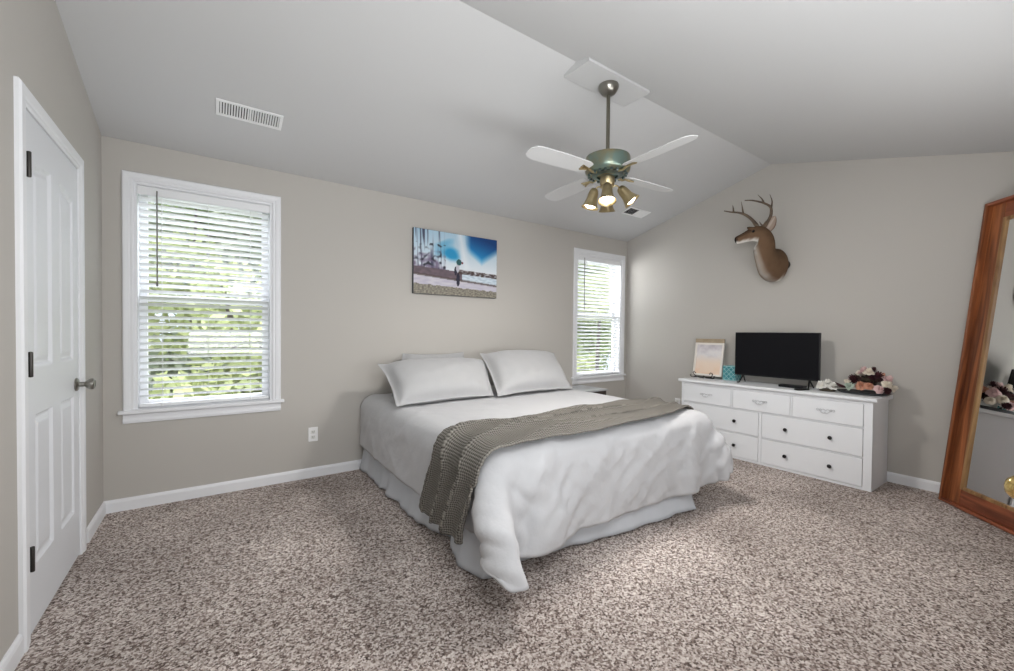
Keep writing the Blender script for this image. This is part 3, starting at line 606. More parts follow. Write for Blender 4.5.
[63,-3,-2,-1,-1,0,-1,-1,0,0,0,0,0,0,0,0,0,0,0,0,0,0,0,0,0,0,0,0,0,0,0,0,0,0,0,0,0,1,0,1,1,1,2],
[62,-2,-1,-1,-1,0,-1,1,0,0,0,0,0,0,0,0,0,0,0,0,0,0,0,0,0,0,0,0,0,0,0,0,0,0,0,0,-1,-1,1,0,0,1,1]],
[
[140,1,-3,-8,-6,-2,-1,1,3,4,5,5,2,-1,-2,1,0,-1,0,-1,-1,-1,-1,-1,0,0,1,1,0,2,3,0,-2,-4,-2,6,10,12,13,20,23,21,18],
[34,15,6,-2,-5,-2,1,1,4,4,5,4,1,-2,0,0,1,-1,0,-1,-1,-2,-1,0,0,0,1,1,1,1,3,1,-3,-4,-2,5,9,11,14,19,16,12,4],
[23,29,18,8,0,-2,2,3,4,5,4,3,0,-2,0,1,0,0,-1,0,-1,-2,-1,-1,0,1,1,1,0,1,3,2,-2,-5,-2,5,9,9,13,13,6,-2,-9],
[11,43,33,21,9,1,3,3,5,5,4,3,-1,-2,0,1,0,-1,0,-1,-1,0,-1,0,0,0,0,1,0,1,1,3,-2,-4,-2,4,8,10,6,2,-8,-16,-24],
[1,53,47,36,24,10,4,3,6,5,4,2,-2,0,0,0,0,0,0,-1,-1,0,0,1,0,0,0,0,-1,0,1,2,0,-4,-2,4,7,6,-7,-13,-23,-31,-35],
[-1,56,55,50,41,25,13,4,6,5,3,1,-1,1,0,0,0,0,-1,0,-1,0,1,1,1,0,0,-1,-1,0,-1,1,1,-3,-2,3,6,-6,-26,-29,-37,-40,-41],
[-1,57,57,57,54,44,30,12,6,5,2,0,1,0,0,0,1,0,-1,0,0,0,0,1,1,0,0,-1,0,-1,0,-1,0,-1,-2,2,-4,-26,-46,-42,-44,-43,-43],
[1,57,58,58,59,57,48,31,11,2,1,1,0,1,0,0,0,0,0,0,0,-1,0,0,1,0,0,0,0,0,0,-1,-1,0,-1,-2,-25,-48,-58,-46,-45,-46,-44],
[1,58,59,58,59,60,61,46,10,0,0,0,0,1,0,0,0,0,0,-1,0,0,0,0,0,0,0,0,1,0,-1,0,0,0,0,-4,-38,-60,-60,-48,-47,-47,-47],
[2,58,59,60,60,60,62,43,8,0,0,0,1,-1,0,0,0,0,0,0,0,0,0,0,1,0,0,-1,0,0,0,0,0,0,0,-4,-36,-59,-61,-49,-50,-49,-50],
[1,60,59,60,61,60,60,42,8,-1,0,0,0,0,0,0,0,0,0,0,0,0,0,0,0,0,0,0,0,0,0,0,0,0,0,-3,-35,-59,-60,-52,-51,-52,-51],
[2,59,60,61,60,60,60,41,7,-1,0,0,0,0,0,0,0,0,0,0,0,0,0,0,0,0,0,0,0,0,0,0,0,0,0,-3,-34,-59,-60,-53,-53,-53,-53],
[-2,61,60,60,60,61,61,40,7,-1,0,0,0,0,0,0,0,0,0,0,0,0,0,0,0,0,0,0,0,0,0,0,0,0,0,-3,-34,-58,-62,-54,-55,-54,-55],
[-5,61,62,61,62,62,60,40,7,-1,0,0,0,0,0,0,0,0,0,0,0,0,0,0,0,0,0,0,0,0,0,0,0,0,0,-2,-34,-59,-62,-56,-56,-56,-56],
[-2,62,62,62,62,62,61,39,7,-1,0,0,0,0,0,0,0,0,0,0,0,0,0,0,0,0,0,0,0,0,0,0,0,0,0,-2,-34,-58,-63,-57,-57,-57,-57],
[-1,62,62,62,63,62,61,40,6,-1,0,0,0,0,0,0,0,0,0,0,0,0,0,0,0,0,0,0,0,0,0,0,0,0,0,-2,-33,-59,-63,-58,-58,-58,-58],
[-1,62,63,62,63,62,61,40,6,-1,0,0,0,0,0,0,0,0,0,0,0,0,0,0,0,0,0,0,0,0,0,0,0,0,0,-2,-33,-59,-63,-59,-59,-59,-59],
[-1,63,62,63,63,62,61,40,6,-1,0,0,0,0,0,0,0,0,0,0,0,0,0,0,0,0,0,0,0,0,0,0,0,0,0,-2,-33,-59,-63,-60,-60,-59,-60],
[-1,63,63,63,63,62,61,40,6,-1,0,0,0,0,0,0,0,0,0,0,0,0,0,0,0,0,0,0,0,0,0,0,0,0,0,-2,-33,-59,-63,-61,-60,-60,-61],
[0,63,63,62,63,64,60,40,6,-1,0,0,0,0,0,0,0,0,0,0,0,0,0,0,0,0,0,0,0,0,0,0,0,0,0,-2,-33,-59,-63,-61,-61,-61,-61],
[-1,63,63,63,63,64,60,40,6,-1,0,0,0,0,0,0,0,0,0,0,0,0,0,0,0,0,0,0,0,0,0,0,0,0,0,-2,-33,-59,-63,-62,-61,-62,-61],
[0,63,63,63,63,64,61,39,6,-1,0,0,0,0,0,0,0,0,0,0,0,0,0,0,0,0,0,0,0,0,0,0,0,0,0,-2,-34,-59,-63,-61,-62,-62,-62],
[0,63,63,63,64,63,61,39,6,-1,0,0,0,0,0,0,0,0,0,0,0,0,0,0,0,0,0,0,0,0,0,0,0,0,0,-2,-34,-59,-63,-62,-62,-62,-62],
[0,63,63,64,63,63,61,39,6,-1,0,0,0,0,0,0,0,0,0,0,0,0,0,0,0,0,0,0,0,0,0,0,0,0,1,-3,-34,-59,-63,-62,-63,-62,-62],
[0,63,63,64,63,63,61,39,6,-1,0,0,0,0,0,0,0,0,0,0,0,0,0,0,0,0,0,0,0,0,0,0,0,0,1,-3,-34,-58,-64,-62,-63,-62,-63],
[0,63,64,63,63,64,60,39,6,-1,0,0,0,0,0,0,0,0,0,0,0,0,0,0,0,0,0,0,0,0,0,0,0,0,1,-3,-33,-59,-63,-63,-63,-63,-62],
[1,63,63,63,64,63,60,39,6,-1,0,0,0,0,0,0,0,0,0,0,0,0,0,0,0,0,0,0,0,0,0,0,0,0,0,-2,-33,-59,-63,-63,-63,-63,-63],
[0,63,63,64,63,63,61,38,6,-1,0,0,0,0,0,0,0,0,0,0,0,0,0,0,0,0,0,0,0,0,0,0,0,0,0,-2,-33,-58,-64,-63,-63,-63,-63],
[1,63,63,63,63,64,60,38,6,-1,0,0,0,0,0,0,0,0,0,0,0,0,0,0,0,0,0,0,0,0,0,0,0,0,0,-2,-32,-59,-63,-64,-63,-63,-63],
[0,63,63,64,63,63,61,38,5,-1,0,0,0,0,0,0,0,0,0,0,0,0,0,0,0,0,0,0,0,0,0,0,0,0,0,-2,-32,-59,-63,-63,-63,-63,-63],
[1,63,63,63,64,63,60,38,5,-1,0,0,0,0,0,0,0,0,0,0,0,0,0,0,0,0,0,0,0,0,0,0,0,0,0,-2,-32,-58,-63,-64,-63,-63,-63],
[1,63,63,63,64,63,60,37,5,-1,0,0,0,0,0,0,0,0,0,0,0,0,0,0,0,0,0,0,0,0,0,0,0,0,0,-2,-31,-58,-64,-63,-63,-63,-63],
[1,63,63,64,63,63,60,36,5,-1,0,0,0,0,0,0,0,0,0,0,0,0,0,0,0,0,0,0,0,0,0,0,0,0,0,-2,-31,-58,-63,-63,-64,-63,-63],
[2,63,63,63,63,63,60,36,4,-1,0,0,0,0,0,0,0,0,0,0,0,0,0,0,0,0,0,0,0,0,0,0,0,0,0,-1,-31,-58,-63,-63,-64,-63,-63],
[1,63,63,64,63,63,59,35,5,-2,0,0,0,0,0,0,0,0,0,0,0,0,0,0,0,0,0,0,0,0,0,0,0,0,0,-1,-30,-58,-63,-63,-64,-63,-63],
[2,63,63,64,63,63,58,34,5,-2,0,0,0,0,0,0,0,0,0,0,0,0,0,0,0,0,0,0,0,0,0,0,0,0,0,-1,-29,-57,-63,-64,-63,-64,-63],
[3,63,63,63,63,63,58,33,5,-3,0,0,0,0,0,0,0,0,0,0,0,0,0,0,0,0,0,0,0,0,0,0,0,0,0,-1,-28,-57,-63,-63,-64,-63,-64],
[2,63,64,63,63,64,57,33,5,-6,0,0,0,0,0,0,0,0,0,0,0,0,0,0,0,0,0,0,0,0,0,0,0,0,1,-1,-27,-56,-64,-63,-64,-64,-63],
[2,64,63,64,64,64,59,30,0,0,0,0,0,0,0,0,0,0,0,0,0,0,0,0,0,0,0,0,0,0,0,0,0,0,0,0,-28,-57,-64,-64,-64,-63,-64]]]
def smooth_noise(x, y, seed):
    r = np.random.default_rng(seed); s = np.zeros_like(x)
    for k in range(10):
        a = r.uniform(0, 2*np.pi); w = r.uniform(3, 11); p = r.uniform(0, 6.28)
        s += np.sin(w*(x*np.cos(a)+y*np.sin(a))+p)/10**.5
    return s
def ridged(a, b, seed, w):
    r = np.random.default_rng(seed); o = np.zeros_like(a); wx = smooth_noise(a*.5, b*.5, seed+9)*.12
    for k in range(5):
        th = r.uniform(.35, 1.2)*r.choice([-1, 1]); ww = w*r.uniform(.6, 1.5); ph = r.uniform(0, 6.28)
        s = (a+wx)*np.cos(th)+(b-wx)*np.sin(th)
        env = np.clip(.5+.5*np.sin(1.7*ww*.3*(a*np.sin(th)-b*np.cos(th))+ph*2), 0, 1)**1.5
        o += (1-np.abs(np.sin(ww*s+ph)))**2*env
    return o-.8
def sheet_normals(P):
    n = np.cross(np.gradient(P, axis=1), np.gradient(P, axis=0)); return n/np.linalg.norm(n, axis=2, keepdims=True)
def upsample(a, n=2):
    """Catmull-Rom along both axes"""
    for ax in (0, 1):
        a = np.moveaxis(a, ax, 0); e = np.concatenate([[2*a[0]-a[1]], a, [2*a[-1]-a[-2]]]); N = len(a); out = []
        for i in range(N-1):
            for k in range(n):
                t = k/n; p, q, r_, s = e[i:i+4]; out.append(.5*((2*q)+(r_-p)*t+(2*p-5*q+4*r_-s)*t*t+(3*q-p-3*r_+s)*t**3))
        out.append(a[-1]); a = np.moveaxis(np.array(out), 0, ax)
    return a
raw = []
for comp in COMF:
    g = np.array(comp, float); g[:, 0] = np.cumsum(g[:, 0]); raw.append(np.cumsum(g, axis=1))
CS = upsample(np.stack(raw, -1)/1000, 4)
H_n, W_n = CS.shape[:2]; nN = sheet_normals(CS)
u, v = np.meshgrid(np.linspace(0, 1, W_n), np.linspace(0, 1, H_n)); x = .70+u*2.62; y = 1.22+v*2.455
foot = np.clip((1.72-y)/.12, 0, 1)*np.clip((y-1.16)/.1, .3, 1); nearfoot = np.clip((2.1-y)/.5, 0, 1); sidew = np.clip((1.12-x)/.1, 0, 1)
A = .003+.010*foot+.004*sidew+.005*nearfoot*(1-foot)
disp = A*ridged(x, y, 2, 9)+.4*A*smooth_noise(x*1.8, y*1.8, 12)+.0035*smooth_noise(x*.9, y*.9, 3)
disp += (.0012+.0075*foot+.0015*nearfoot)*ridged(x*1.3+.3, y*1.3, 21, 17) + .0012*(1+foot)*smooth_noise(x*5, y*5, 31)
disp = np.where(CS[..., 2] > .55, np.maximum(disp, -.004), disp)
CS = CS+nN*disp[..., None]; X_, Y_, Z_c = CS[..., 0].copy(), CS[..., 1].copy(), CS[..., 2]
wq = np.clip((.58-Z_c)/.55, 0, 1)*np.exp(-((X_-.98)/.26)**2)*np.clip((1.85-Y_)/.25, 0, 1)
CS[..., 0] += .045*wq; CS[..., 1] -= .08*wq
k_ = np.clip((.34-Z_c)/.3, 0, 1)*np.exp(-((CS[..., 0]-1.06)/.25)**2)*np.clip((1.75-CS[..., 1])/.2, 0, 1)
CS[..., 0] = 1.07+(CS[..., 0]-1.07)*(1-.97*k_**.7)
CS[..., 0] = np.where(CS[..., 0] > 2.96, 2.96+(CS[..., 0]-2.96)*.30, CS[..., 0])
cr_ = (CS[..., 0] > 2.55) & (CS[..., 1] < 1.52); CS[..., 1] = np.where(cr_, 1.52+(CS[..., 1]-1.52)*np.clip(1-(CS[..., 0]-2.55)/.3, .25, 1), CS[..., 1])
CS[..., 2] = np.maximum(CS[..., 2], .012); CS[..., 1] = np.minimum(CS[..., 1], 3.675)

# throw: a band that climbs the side of the bed, crosses it and rolls over the far edge, gathered into folds
NX, NY = 240, 88
XLt, XRt, ZT, rt = .985, 2.95, .655, .11
L1 = .35; L2 = np.pi/2*rt; L3 = (XRt-rt)-(XLt+rt); L4 = np.pi/2*rt*.75; TT = L1+L2+L3+L4
def path(s):
    x = np.zeros_like(s); z = x.copy(); nx = x.copy(); nz_ = x.copy()
    a = s < L1; x[a] = XLt; z[a] = ZT-rt-(L1-s[a]); nx[a] = -1
    a = (s >= L1) & (s < L1+L2); th = (s[a]-L1)/rt; x[a] = XLt+rt-rt*np.cos(th); z[a] = ZT-rt+rt*np.sin(th); nx[a] = -np.cos(th); nz_[a] = np.sin(th)
    a = (s >= L1+L2) & (s < L1+L2+L3); x[a] = XLt+rt+(s[a]-L1-L2); z[a] = ZT; nz_[a] = 1
    a = s >= L1+L2+L3; th = (s[a]-L1-L2-L3)/rt; x[a] = XRt-rt+rt*np.sin(th); z[a] = ZT-rt+rt*np.cos(th); nx[a] = np.sin(th); nz_[a] = np.cos(th)
    return x, z, nx, nz_
S_ = [0, .15, L1, L1+L2+.06, L1+L2+.3, L1+L2+.7, L1+L2+1.1, L1+L2+1.5, TT]
ylo = [1.73, 1.69, 1.60, 1.59, 1.60, 1.60, 1.63, 1.67, 1.77]
yhi = [2.23, 2.16, 2.05, 2.10, 2.07, 2.09, 2.11, 2.17, 2.05]
s1 = np.linspace(0, TT, NX+1); kk = np.ones(17)/17
pad = lambda a: np.convolve(np.concatenate([[a[0]]*8, a, [a[-1]]*8]), kk, 'valid')
lo, hi = pad(np.interp(s1, S_, ylo)), pad(np.interp(s1, S_, yhi))
v, s = np.meshgrid(np.linspace(0, 1, NY+1), s1, indexing='ij'); x, z, nx_, nz2 = path(s); LO = lo[None, :]; HI = hi[None, :]; frac = s/TT
ph = 2*np.pi*(3.1*v**(1+.15*np.sin(frac*6))+.35*np.sin(frac*9+v*2)+.1)
amp = (.013+.006*np.sin(frac*17+v*5))*np.where(s < L1+L2, 1.25, 1)*(.6+.4*np.clip((1-frac)/.1, 0, 1))
hump = (1+np.sin(ph))**1.4/2**1.4
y = LO+(HI-LO)*v+.022*np.cos(ph)*np.clip(v*(1-v)*6, 0, 1)+.01*np.sin(s*9+1)+.003*np.sin(s*150)*np.clip(1-np.minimum(v, 1-v)/.02, 0, 1)
hemf = np.clip(1-s/.06, 0, 1); off = .012+amp*2*hump*np.clip(v*(1-v)*9, .12, 1)+.002*np.sin(s*31+v*20)
pos = np.stack([x+nx_*off, y, z+nz2*off-hemf*(.004*np.abs(np.sin(v*np.pi*11)))], -1).reshape(-1, 3)
CP = CS[::2, ::2].reshape(-1, 3); CN = sheet_normals(CS)[::2, ::2].reshape(-1, 3); sel = (CP[:, 1] < 2.9) & (CP[:, 1] > 1.2); CP, CN = CP[sel], CN[sel]
c2 = (CP**2).sum(1)
for it in range(3):
    i = np.concatenate([(c2[None]-2*q@CP.T).argmin(1) for q in np.array_split(pos, 12)])
    dd = ((pos-CP[i])*CN[i]).sum(1); dd = np.where(np.abs(dd) < .12, dd, .2); mm = dd < .034; pos[mm] += CN[i][mm]*(.034-dd[mm])[:, None]
TS = pos.reshape(NY+1, NX+1, 3)
for it in range(4): TS[1:-1, 1:-1] = .5*TS[1:-1, 1:-1]+.125*(TS[2:, 1:-1]+TS[:-2, 1:-1]+TS[1:-1, 2:]+TS[1:-1, :-2])

def sheet(name, data, m, off, thick, flip=False):
    ny, nx = data.shape[0]-1, data.shape[1]-1; V = [[Vector(p) for p in r] for r in data.tolist()]; bm = bmesh.new(); uvl = bm.loops.layers.uv.new('UVMap')
    B = [[bm.verts.new(p) for p in r] for r in V]
    # arc-length uv so the knit keeps its size along folds
    Uc = [[0]*(nx+1) for _ in range(ny+1)]; Vc = [[0]*(nx+1) for _ in range(ny+1)]
    mid = ny//2
    for i in range(1, nx+1):
        d = (V[mid][i]-V[mid][i-1]).length
        for j in range(ny+1): Uc[j][i] = Uc[j][i-1]+d
    for i in range(nx+1):
        for j in range(1, ny+1): Vc[j][i] = Vc[j-1][i]+(V[j][i]-V[j-1][i]).length
    for j in range(ny):
        for i in range(nx):
            q = ((j, i), (j, i+1), (j+1, i+1), (j+1, i)); f = bm.faces.new([B[a][b_] for a, b_ in q])
            for l, (a, b_) in zip(f.loops, q): l[uvl].uv = (Uc[a][b_], Vc[a][b_])
    me = bpy.data.meshes.new(name); bm.to_mesh(me); bm.free(); me.materials.append(m)
    for p in me.polygons: p.use_smooth = True
    o = bpy.data.objects.new(name, me); C.objects.link(o)
    return solid(o, thick, off, 0)
comforter = tag(sheet('comforter', CS, M_cloth, 1, .022), 'rumpled white comforter draped over the bed, one corner trailing to the carpet', 'comforter')
throw = tag(sheet('throw_blanket', TS, M_knit, 1, .012), 'grey knitted throw folded across the foot of the white comforter', 'blanket')

# pillows: bilinear patch through four corners, puffed; corners (bottom-left, bottom-right, top-right, top-left)
def pillow(name, c, thick, flange, seed, label):
    c = [Vector(p) for p in c]; n_ = (c[1]-c[0]).cross(c[3]-c[0]).normalized()
    bm = bmesh.new(); N = 34
    def side(sg):
        def f(u, v):
            a, b_ = u*2-1, v*2-1
            e = max(abs(a), abs(b_))
            # edges between the corners pull inwards
            pu = a*(1-.055*(1-b_*b_)*abs(a)**3); pv = b_*(1-.09*(1-a*a)*abs(b_)**3)
            uu, vv = (pu+1)/2, (pv+1)/2
            p = c[0].lerp(c[1], uu).lerp(c[3].lerp(c[2], uu), vv)
            fa = max(0, 1-abs(a/(1-flange))**2.6) if abs(a) < 1-flange else 0
            fb = max(0, 1-abs(b_/(1-flange))**2.4) if abs(b_) < 1-flange else 0
            t = thick*.5*(fa*fb)**.42
            t *= 1+.10*noise.noise(Vector((u*3, v*3, seed)))
            t += .006*noise.noise(Vector((u*11, v*7, seed+3)))*(fa*fb > 0) + .0015
            wob = .007*noise.noise(Vector((u*5, v*5, seed+9)))*(e > .8)
            return p + n_*(sg*t*(1.25 if sg > 0 else .75) + wob)
        return f
    A = grid(bm, N, N, side(1)); B = grid(bm, N, N, side(-1))
    def stitch(r1, r2):
        for i in range(len(r1)-1): bm.faces.new((r1[i], r1[i+1], r2[i+1], r2[i]))
    stitch(A[0], B[0]); stitch(A[-1], B[-1]); stitch([r[0] for r in A], [r[0] for r in B]); stitch([r[-1] for r in A], [r[-1] for r in B])
    o = obj(name, bm, M_pillow, smooth='all'); s = o.modifiers.new('smooth', 'SUBSURF'); s.levels = s.render_levels = 1
    return tag(o, label, 'pillow', 'white pillows at the head of the bed')
pillow('pillow', [(1.20, 3.38, .66), (1.98, 3.40, .66), (2.02, 3.62, 1.005), (1.39, 3.62, 1.005)], .10, .05, 5, 'white pillow mostly hidden behind the left sham, its two corners showing')
pillow('pillow', [(1.065, 2.89, .664), (1.95, 2.96, .664), (2.19, 3.44, .925), (1.09, 3.40, .935)], .22, .07, 1, 'large white flanged pillow at the left side of the bed')
pillow('pillow', [(1.95, 2.91, .662), (2.86, 2.95, .662), (3.05, 3.45, .985), (2.10, 3.46, 1.0)], .22, .07, 2, 'large white flanged pillow nearest the corner window')

# ================================================================== NIGHTSTAND
ns = tag(empty('nightstand', (3.37, 3.42, 0)), 'small nightstand with a pale top and dark edge between bed and corner window', 'nightstand')
bm = bmesh.new(); box(bm, -.28, .28, -.22, .22, .556, .573); obj('tabletop', bm, mat('grey_wash_top', lin(168, 170, 172), .35), ns, bevel=.003)
M_dk = mat('dark_wood', lin(48, 42, 38), .5, noise_col=(12, lin(70, 60, 52), .3, .7))
bm = bmesh.new(); box(bm, -.265, .265, -.205, .205, .43, .5555); obj('apron', bm, M_dk, ns)
bm = bmesh.new(); box(bm, -.22, .22, -.216, -.205, .445, .54); dr = obj('drawer', bm, M_dk, ns, bevel=.003)
bm = bmesh.new(); lathe(bm, [(0, 0), (.006, 0), (.006, .012), (.014, .018), (.012, .026), (0, .028)], 14, aim((0, -.216, .49), (0, -1, 0))); obj('knob', bm, M_nickel, dr, smooth=True)
for sx_ in (-1, 1):
    for sy_ in (-1, 1):
        bm = bmesh.new(); x, y = sx_*.24, sy_*.18; tube(bm, [(x, y, 0), (x, y, .43)], [.017, .026], 4); obj('leg', bm, M_dk, ns)
bm = bmesh.new(); box(bm, -.23, .23, -.17, .17, .14, .16); obj('shelf', bm, M_dk, ns)

# ================================================================== DRESSER
DX, DYa, DYb = 4.135, 1.0, 2.60; DBK = 4.535
dresser = tag(empty('dresser', (4.335, 1.8, 0)), 'wide white painted dresser with seven drawers against the right wall', 'dresser')
DI = Matrix.Translation((-4.335, -1.8, 0))
def DP(name, bm, m, par=None, **k):
    o = obj(name, bm, m, None, **k); o.parent = par or dresser
    if not par: o.matrix_parent_inverse = DI
    return o
bm = bmesh.new()
box(bm, DX+.012, DBK, DYa, DYa+.02, .0, .692); box(bm, DX+.012, DBK, DYb-.02, DYb, .0, .692)       # ends
box(bm, DBK-.012, DBK, DYa+.02, DYb-.02, .01, .692)                                               # back
box(bm, DX+.02, DX+.028, DYa+.02, DYb-.02, .012, .690)                                            # dust panel behind the drawers
F0, F1 = DX, DX+.020                                                                              # face frame
box(bm, F0, F1, DYa, 1.054, 0, .692); box(bm, F0, F1, 2.576, DYb, 0, .692)
box(bm, F0, F1, 1.054, 2.576, .672, .692); box(bm, F0+.001, F1, 1.054, 2.576, .480, .488); box(bm, F0, F1, 1.054, 2.576, 0, .020)
box(bm, F0, F1, 1.794, 1.817, .020, .480); box(bm, F0+.001, F1, 1.054, 1.794, .247, .255); box(bm, F0+.001, F1, 1.817, 2.576, .247, .255)
box(bm, F0, F1, 1.549, 1.560, .488, .672); box(bm, F0, F1, 2.060, 2.072, .488, .672)
DP('carcass', bm, M_dresser)
bm = bmesh.new(); prism(bm, [(0, .004), (.006, 0), (.020, .002), (.030, .012), (.030, .026), (.024, .032), (-.40, .032), (-.40, 0)],
      lambda a, b: (DX-a+.004, DYa-.028, .690+b), lambda a, b: (DX-a+.004, DYb+.028, .690+b)); DP('top_slab', bm, M_dresser, bevel=.003)
def round_knob(par, y, z):
    bm = bmesh.new(); lathe(bm, [(0, 0), (.008, 0), (.007, .010), (.013, .016), (.016, .022), (.014, .028), (.006, .031), (0, .031)], 18, aim((DX-.004, y, z), (-1, 0, 0)))
    o = DP('knob', bm, M_iron, par, smooth=True); o['label'] = 'dark round knob'; return o
def bail(par, y, z):
    bm = bmesh.new(); X = DX-.004
    for s in (-1, 1):
        lathe(bm, [(0, 0), (.011, 0), (.010, .004), (.005, .006), (.005, .016), (.008, .020), (0, .023)], 12, aim((X, y+s*.036, z+.006), (-1, 0, 0)))
        tube(bm, curve_pts([(X-.003, y+s*.036, z+.006), (X-.003, y+s*.056, z+.014), (X-.003, y+s*.062, z+.004), (X-.003, y+s*.052, z-.003)], 4), .0035, 6)
        tube(bm, curve_pts([(X-.016, y+s*.036, z+.006), (X-.020, y+s*.026, z-.010), (X-.021, y+s*.010, z-.018), (X-.021, y, z-.013)], 5), [.004]*16, 6)
        tube(bm, curve_pts([(X-.003, y, z+.002), (X-.003, y+s*.014, z+.012), (X-.003, y+s*.030, z+.008)], 4), .004, 6)
    lathe(bm, [(0, 0), (.008, .001), (.006, .006), (0, .008)], 10, aim((X-.018, y, z-.014), (-1, 0, 0)))
    o = DP('bail_pull', bm, mat('white_pull', lin(206, 207, 210), .4), par, smooth=True); o['label'] = 'painted bow-shaped pull'
def drawer(y0, y1, z0, z1, knobs, pull=False):
    bm = bmesh.new(); g = .0035; box(bm, DX-.004, DX+.019, y0+g, y1-g, z0+g, z1-g); d = DP('drawer', bm, M_dresser, bevel=.003)
    DI_par = d
    if pull: bail(None, (y0+y1)/2, (z0+z1)/2)
    for y in knobs: round_knob(None, y, (z0+z1)/2)
    # knobs and pulls belong to their drawer
    for o in [q for q in dresser.children if q.name.startswith(('knob', 'bail_pull'))]: o.parent = d; o.matrix_parent_inverse = Matrix()
drawer(2.072, 2.576, .488, .672, [], True); drawer(1.560, 2.060, .488, .672, [], True); drawer(1.054, 1.549, .488, .672, [], True)
drawer(1.817, 2.576, .255, .480, (2.03, 2.365)); drawer(1.817, 2.576, .020, .247, (2.03, 2.365))
drawer(1.054, 1.794, .255, .480, (1.59, 1.263)); drawer(1.054, 1.794, .020, .247, (1.59, 1.263))
TOPZ = .722

# ------------------------------------------------------------------ television
tv = tag(empty('television', (4.36, 1.785, TOPZ)), 'black flat screen television standing on the white dresser', 'television')
bm = bmesh.new(); box(bm, -.012, .018, -.364, .364, .074, .503); box(bm, .018, .05, -.24, .24, .12, .38); obj('casing', bm, M_black, tv, bevel=.004)
bm = bmesh.new(); box(bm, -.0135, -.0121, -.357, .357, .088, .497); obj('screen', bm, M_screen, tv)
for s in (-1, 1):
    bm = bmesh.new(); y = s*.285
    tube(bm, [(.003, y, .078), (-.055, y+s*.012, .006)], [.008, .006], 8); tube(bm, [(.003, y, .078), (.065, y+s*.012, .006)], [.008, .006], 8)
    tube(bm, [(-.055, y+s*.012, .0065), (-.082, y+s*.018, .006)], .006, 8)
    obj('foot', bm, M_black, tv, smooth=True)
bx = tag(empty('streaming_box', (4.33, 1.62, TOPZ)), 'low black streaming box lying under the television screen', 'box')
bm = bmesh.new(); box(bm, -.045, .045, -.10, .10, .002, .024); obj('casing', bm, M_black, bx, bevel=.004)
bm = bmesh.new(); box(bm, -.0462, -.0451, -.085, .085, .008, .018); obj('front_panel', bm, M_screen, bx)
rc = tag(empty('remote_control', (4.20, 1.50, TOPZ), (0, 0, 1.2)), 'slim dark remote control lying at the television foot', 'remote')
bm = bmesh.new(); box(bm, -.02, .02, -.065, .065, .001, .015); obj('body', bm, M_black, rc, bevel=.005)
bm = bmesh.new()
for i in range(4):
    for j in (-1, 0, 1): lathe(bm, [(0, .0152), (.0035, .0152), (.0035, .017), (0, .0172)], 8, Matrix.Translation((j*.011, -.045+i*.022, 0)))
obj('buttons', bm, mat('grey_rubber', (.09, .09, .09), .7), rc)

# ------------------------------------------------------------------ painted panels (vertex-coloured artwork)
def paint(bm_fn, nx, ny, colf, name, m, parent=None):
    bm = bmesh.new(); V = grid(bm, nx, ny, bm_fn); me = bpy.data.meshes.new(name); bm.to_mesh(me); bm.free(); me.materials.append(m)
    ca = me.color_attributes.new('Col', 'FLOAT_COLOR', 'POINT')
    k = 0
    for j in range(ny+1):
        for i in range(nx+1): ca.data[k].color = (*lin(*[max(0, min(255, q)) for q in colf(i/nx, j/ny)]), 1); k += 1
    o = bpy.data.objects.new(name, me); C.objects.link(o)
    if parent: o.parent = parent
    return o
def mixc(a, b, t): t = max(0, min(1, t)); return tuple(p+(q-p)*t for p, q in zip(a, b))
def nz(x, y, s=0): return noise.noise(Vector((x, y, s)))
M_print = vmat('printed_surface', .55)

# small framed print on an easel
fr = tag(empty('picture_frame', (4.38, 2.462, TOPZ+.030), (0, math.radians(9), 0)), 'cream framed sunset print with a wooden top on an iron easel on the dresser', 'picture frame')
W_, H_ = .160, .405
bm = bmesh.new(); t = .020
box(bm, -.008, .010, -W_, -W_+t, 0, H_-.045); box(bm, -.008, .010, W_-t, W_, 0, H_-.045); box(bm, -.008, .010, -W_+t, W_-t, 0, t); box(bm, -.008, .010, -W_+t, W_-t, H_-.045-t, H_-.045)
box(bm, .003, .010, -W_+t, W_-t, t, H_-.045-t); obj('frame', bm, mat('cream_frame', lin(232, 226, 218), .5), fr, bevel=.002)
bm = bmesh.new(); box(bm, -.006, .014, -W_+.004, W_+.004, H_-.045, H_); obj('backing_board', bm, mat('kraft_board', lin(176, 160, 134), .7, noise_col=(20, lin(150, 132, 108), .3, .7)), fr, bevel=.002)['label'] = 'bare tan board at the top'
def sunset(u, v):
    n = nz(u*4, v*6, 2)*.5+nz(u*11, v*14, 3)*.25
    c = mixc((236, 206, 180), (226, 222, 222), v*1.5+n*.5); c = mixc(c, (186, 178, 184), max(0, (v-.6)*1.6+n)); c = mixc(c, (240, 214, 190), max(0, .5-abs(v-.35)*2+n*.6))
    return c
paint(lambda u, v: (.0025, W_-t-u*2*(W_-t), t+v*(H_-.045-2*t)), 40, 40, sunset, 'print', M_print, fr)['label'] = 'hazy peach and grey landscape print'
es = tag(empty('easel', (4.36, 2.462, TOPZ)), 'black scrolled iron easel holding the small print', 'easel')
bm = bmesh.new()
for s in (-1, 1):
    tube(bm, curve_pts([(-.060, s*.075, .055), (-.066, s*.092, .072), (-.060, s*.108, .060), (-.052, s*.098, .040), (-.040, s*.070, .018), (-.030, s*.030, .010), (-.034, 0, .022)], 6), .0042, 8)
    tube(bm, curve_pts([(-.042, s*.070, .018), (-.062, s*.110, .012), (-.072, s*.130, .026), (-.062, s*.136, .040)], 5), .0038, 8)
    tube(bm, curve_pts([(-.030, s*.030, .010), (.02, s*.055, .006), (.062, s*.060, .005)], 5), .0042, 8)
    tube(bm, [(.062, s*.060, .005), (.085, s*.02, .20)], .004, 8)
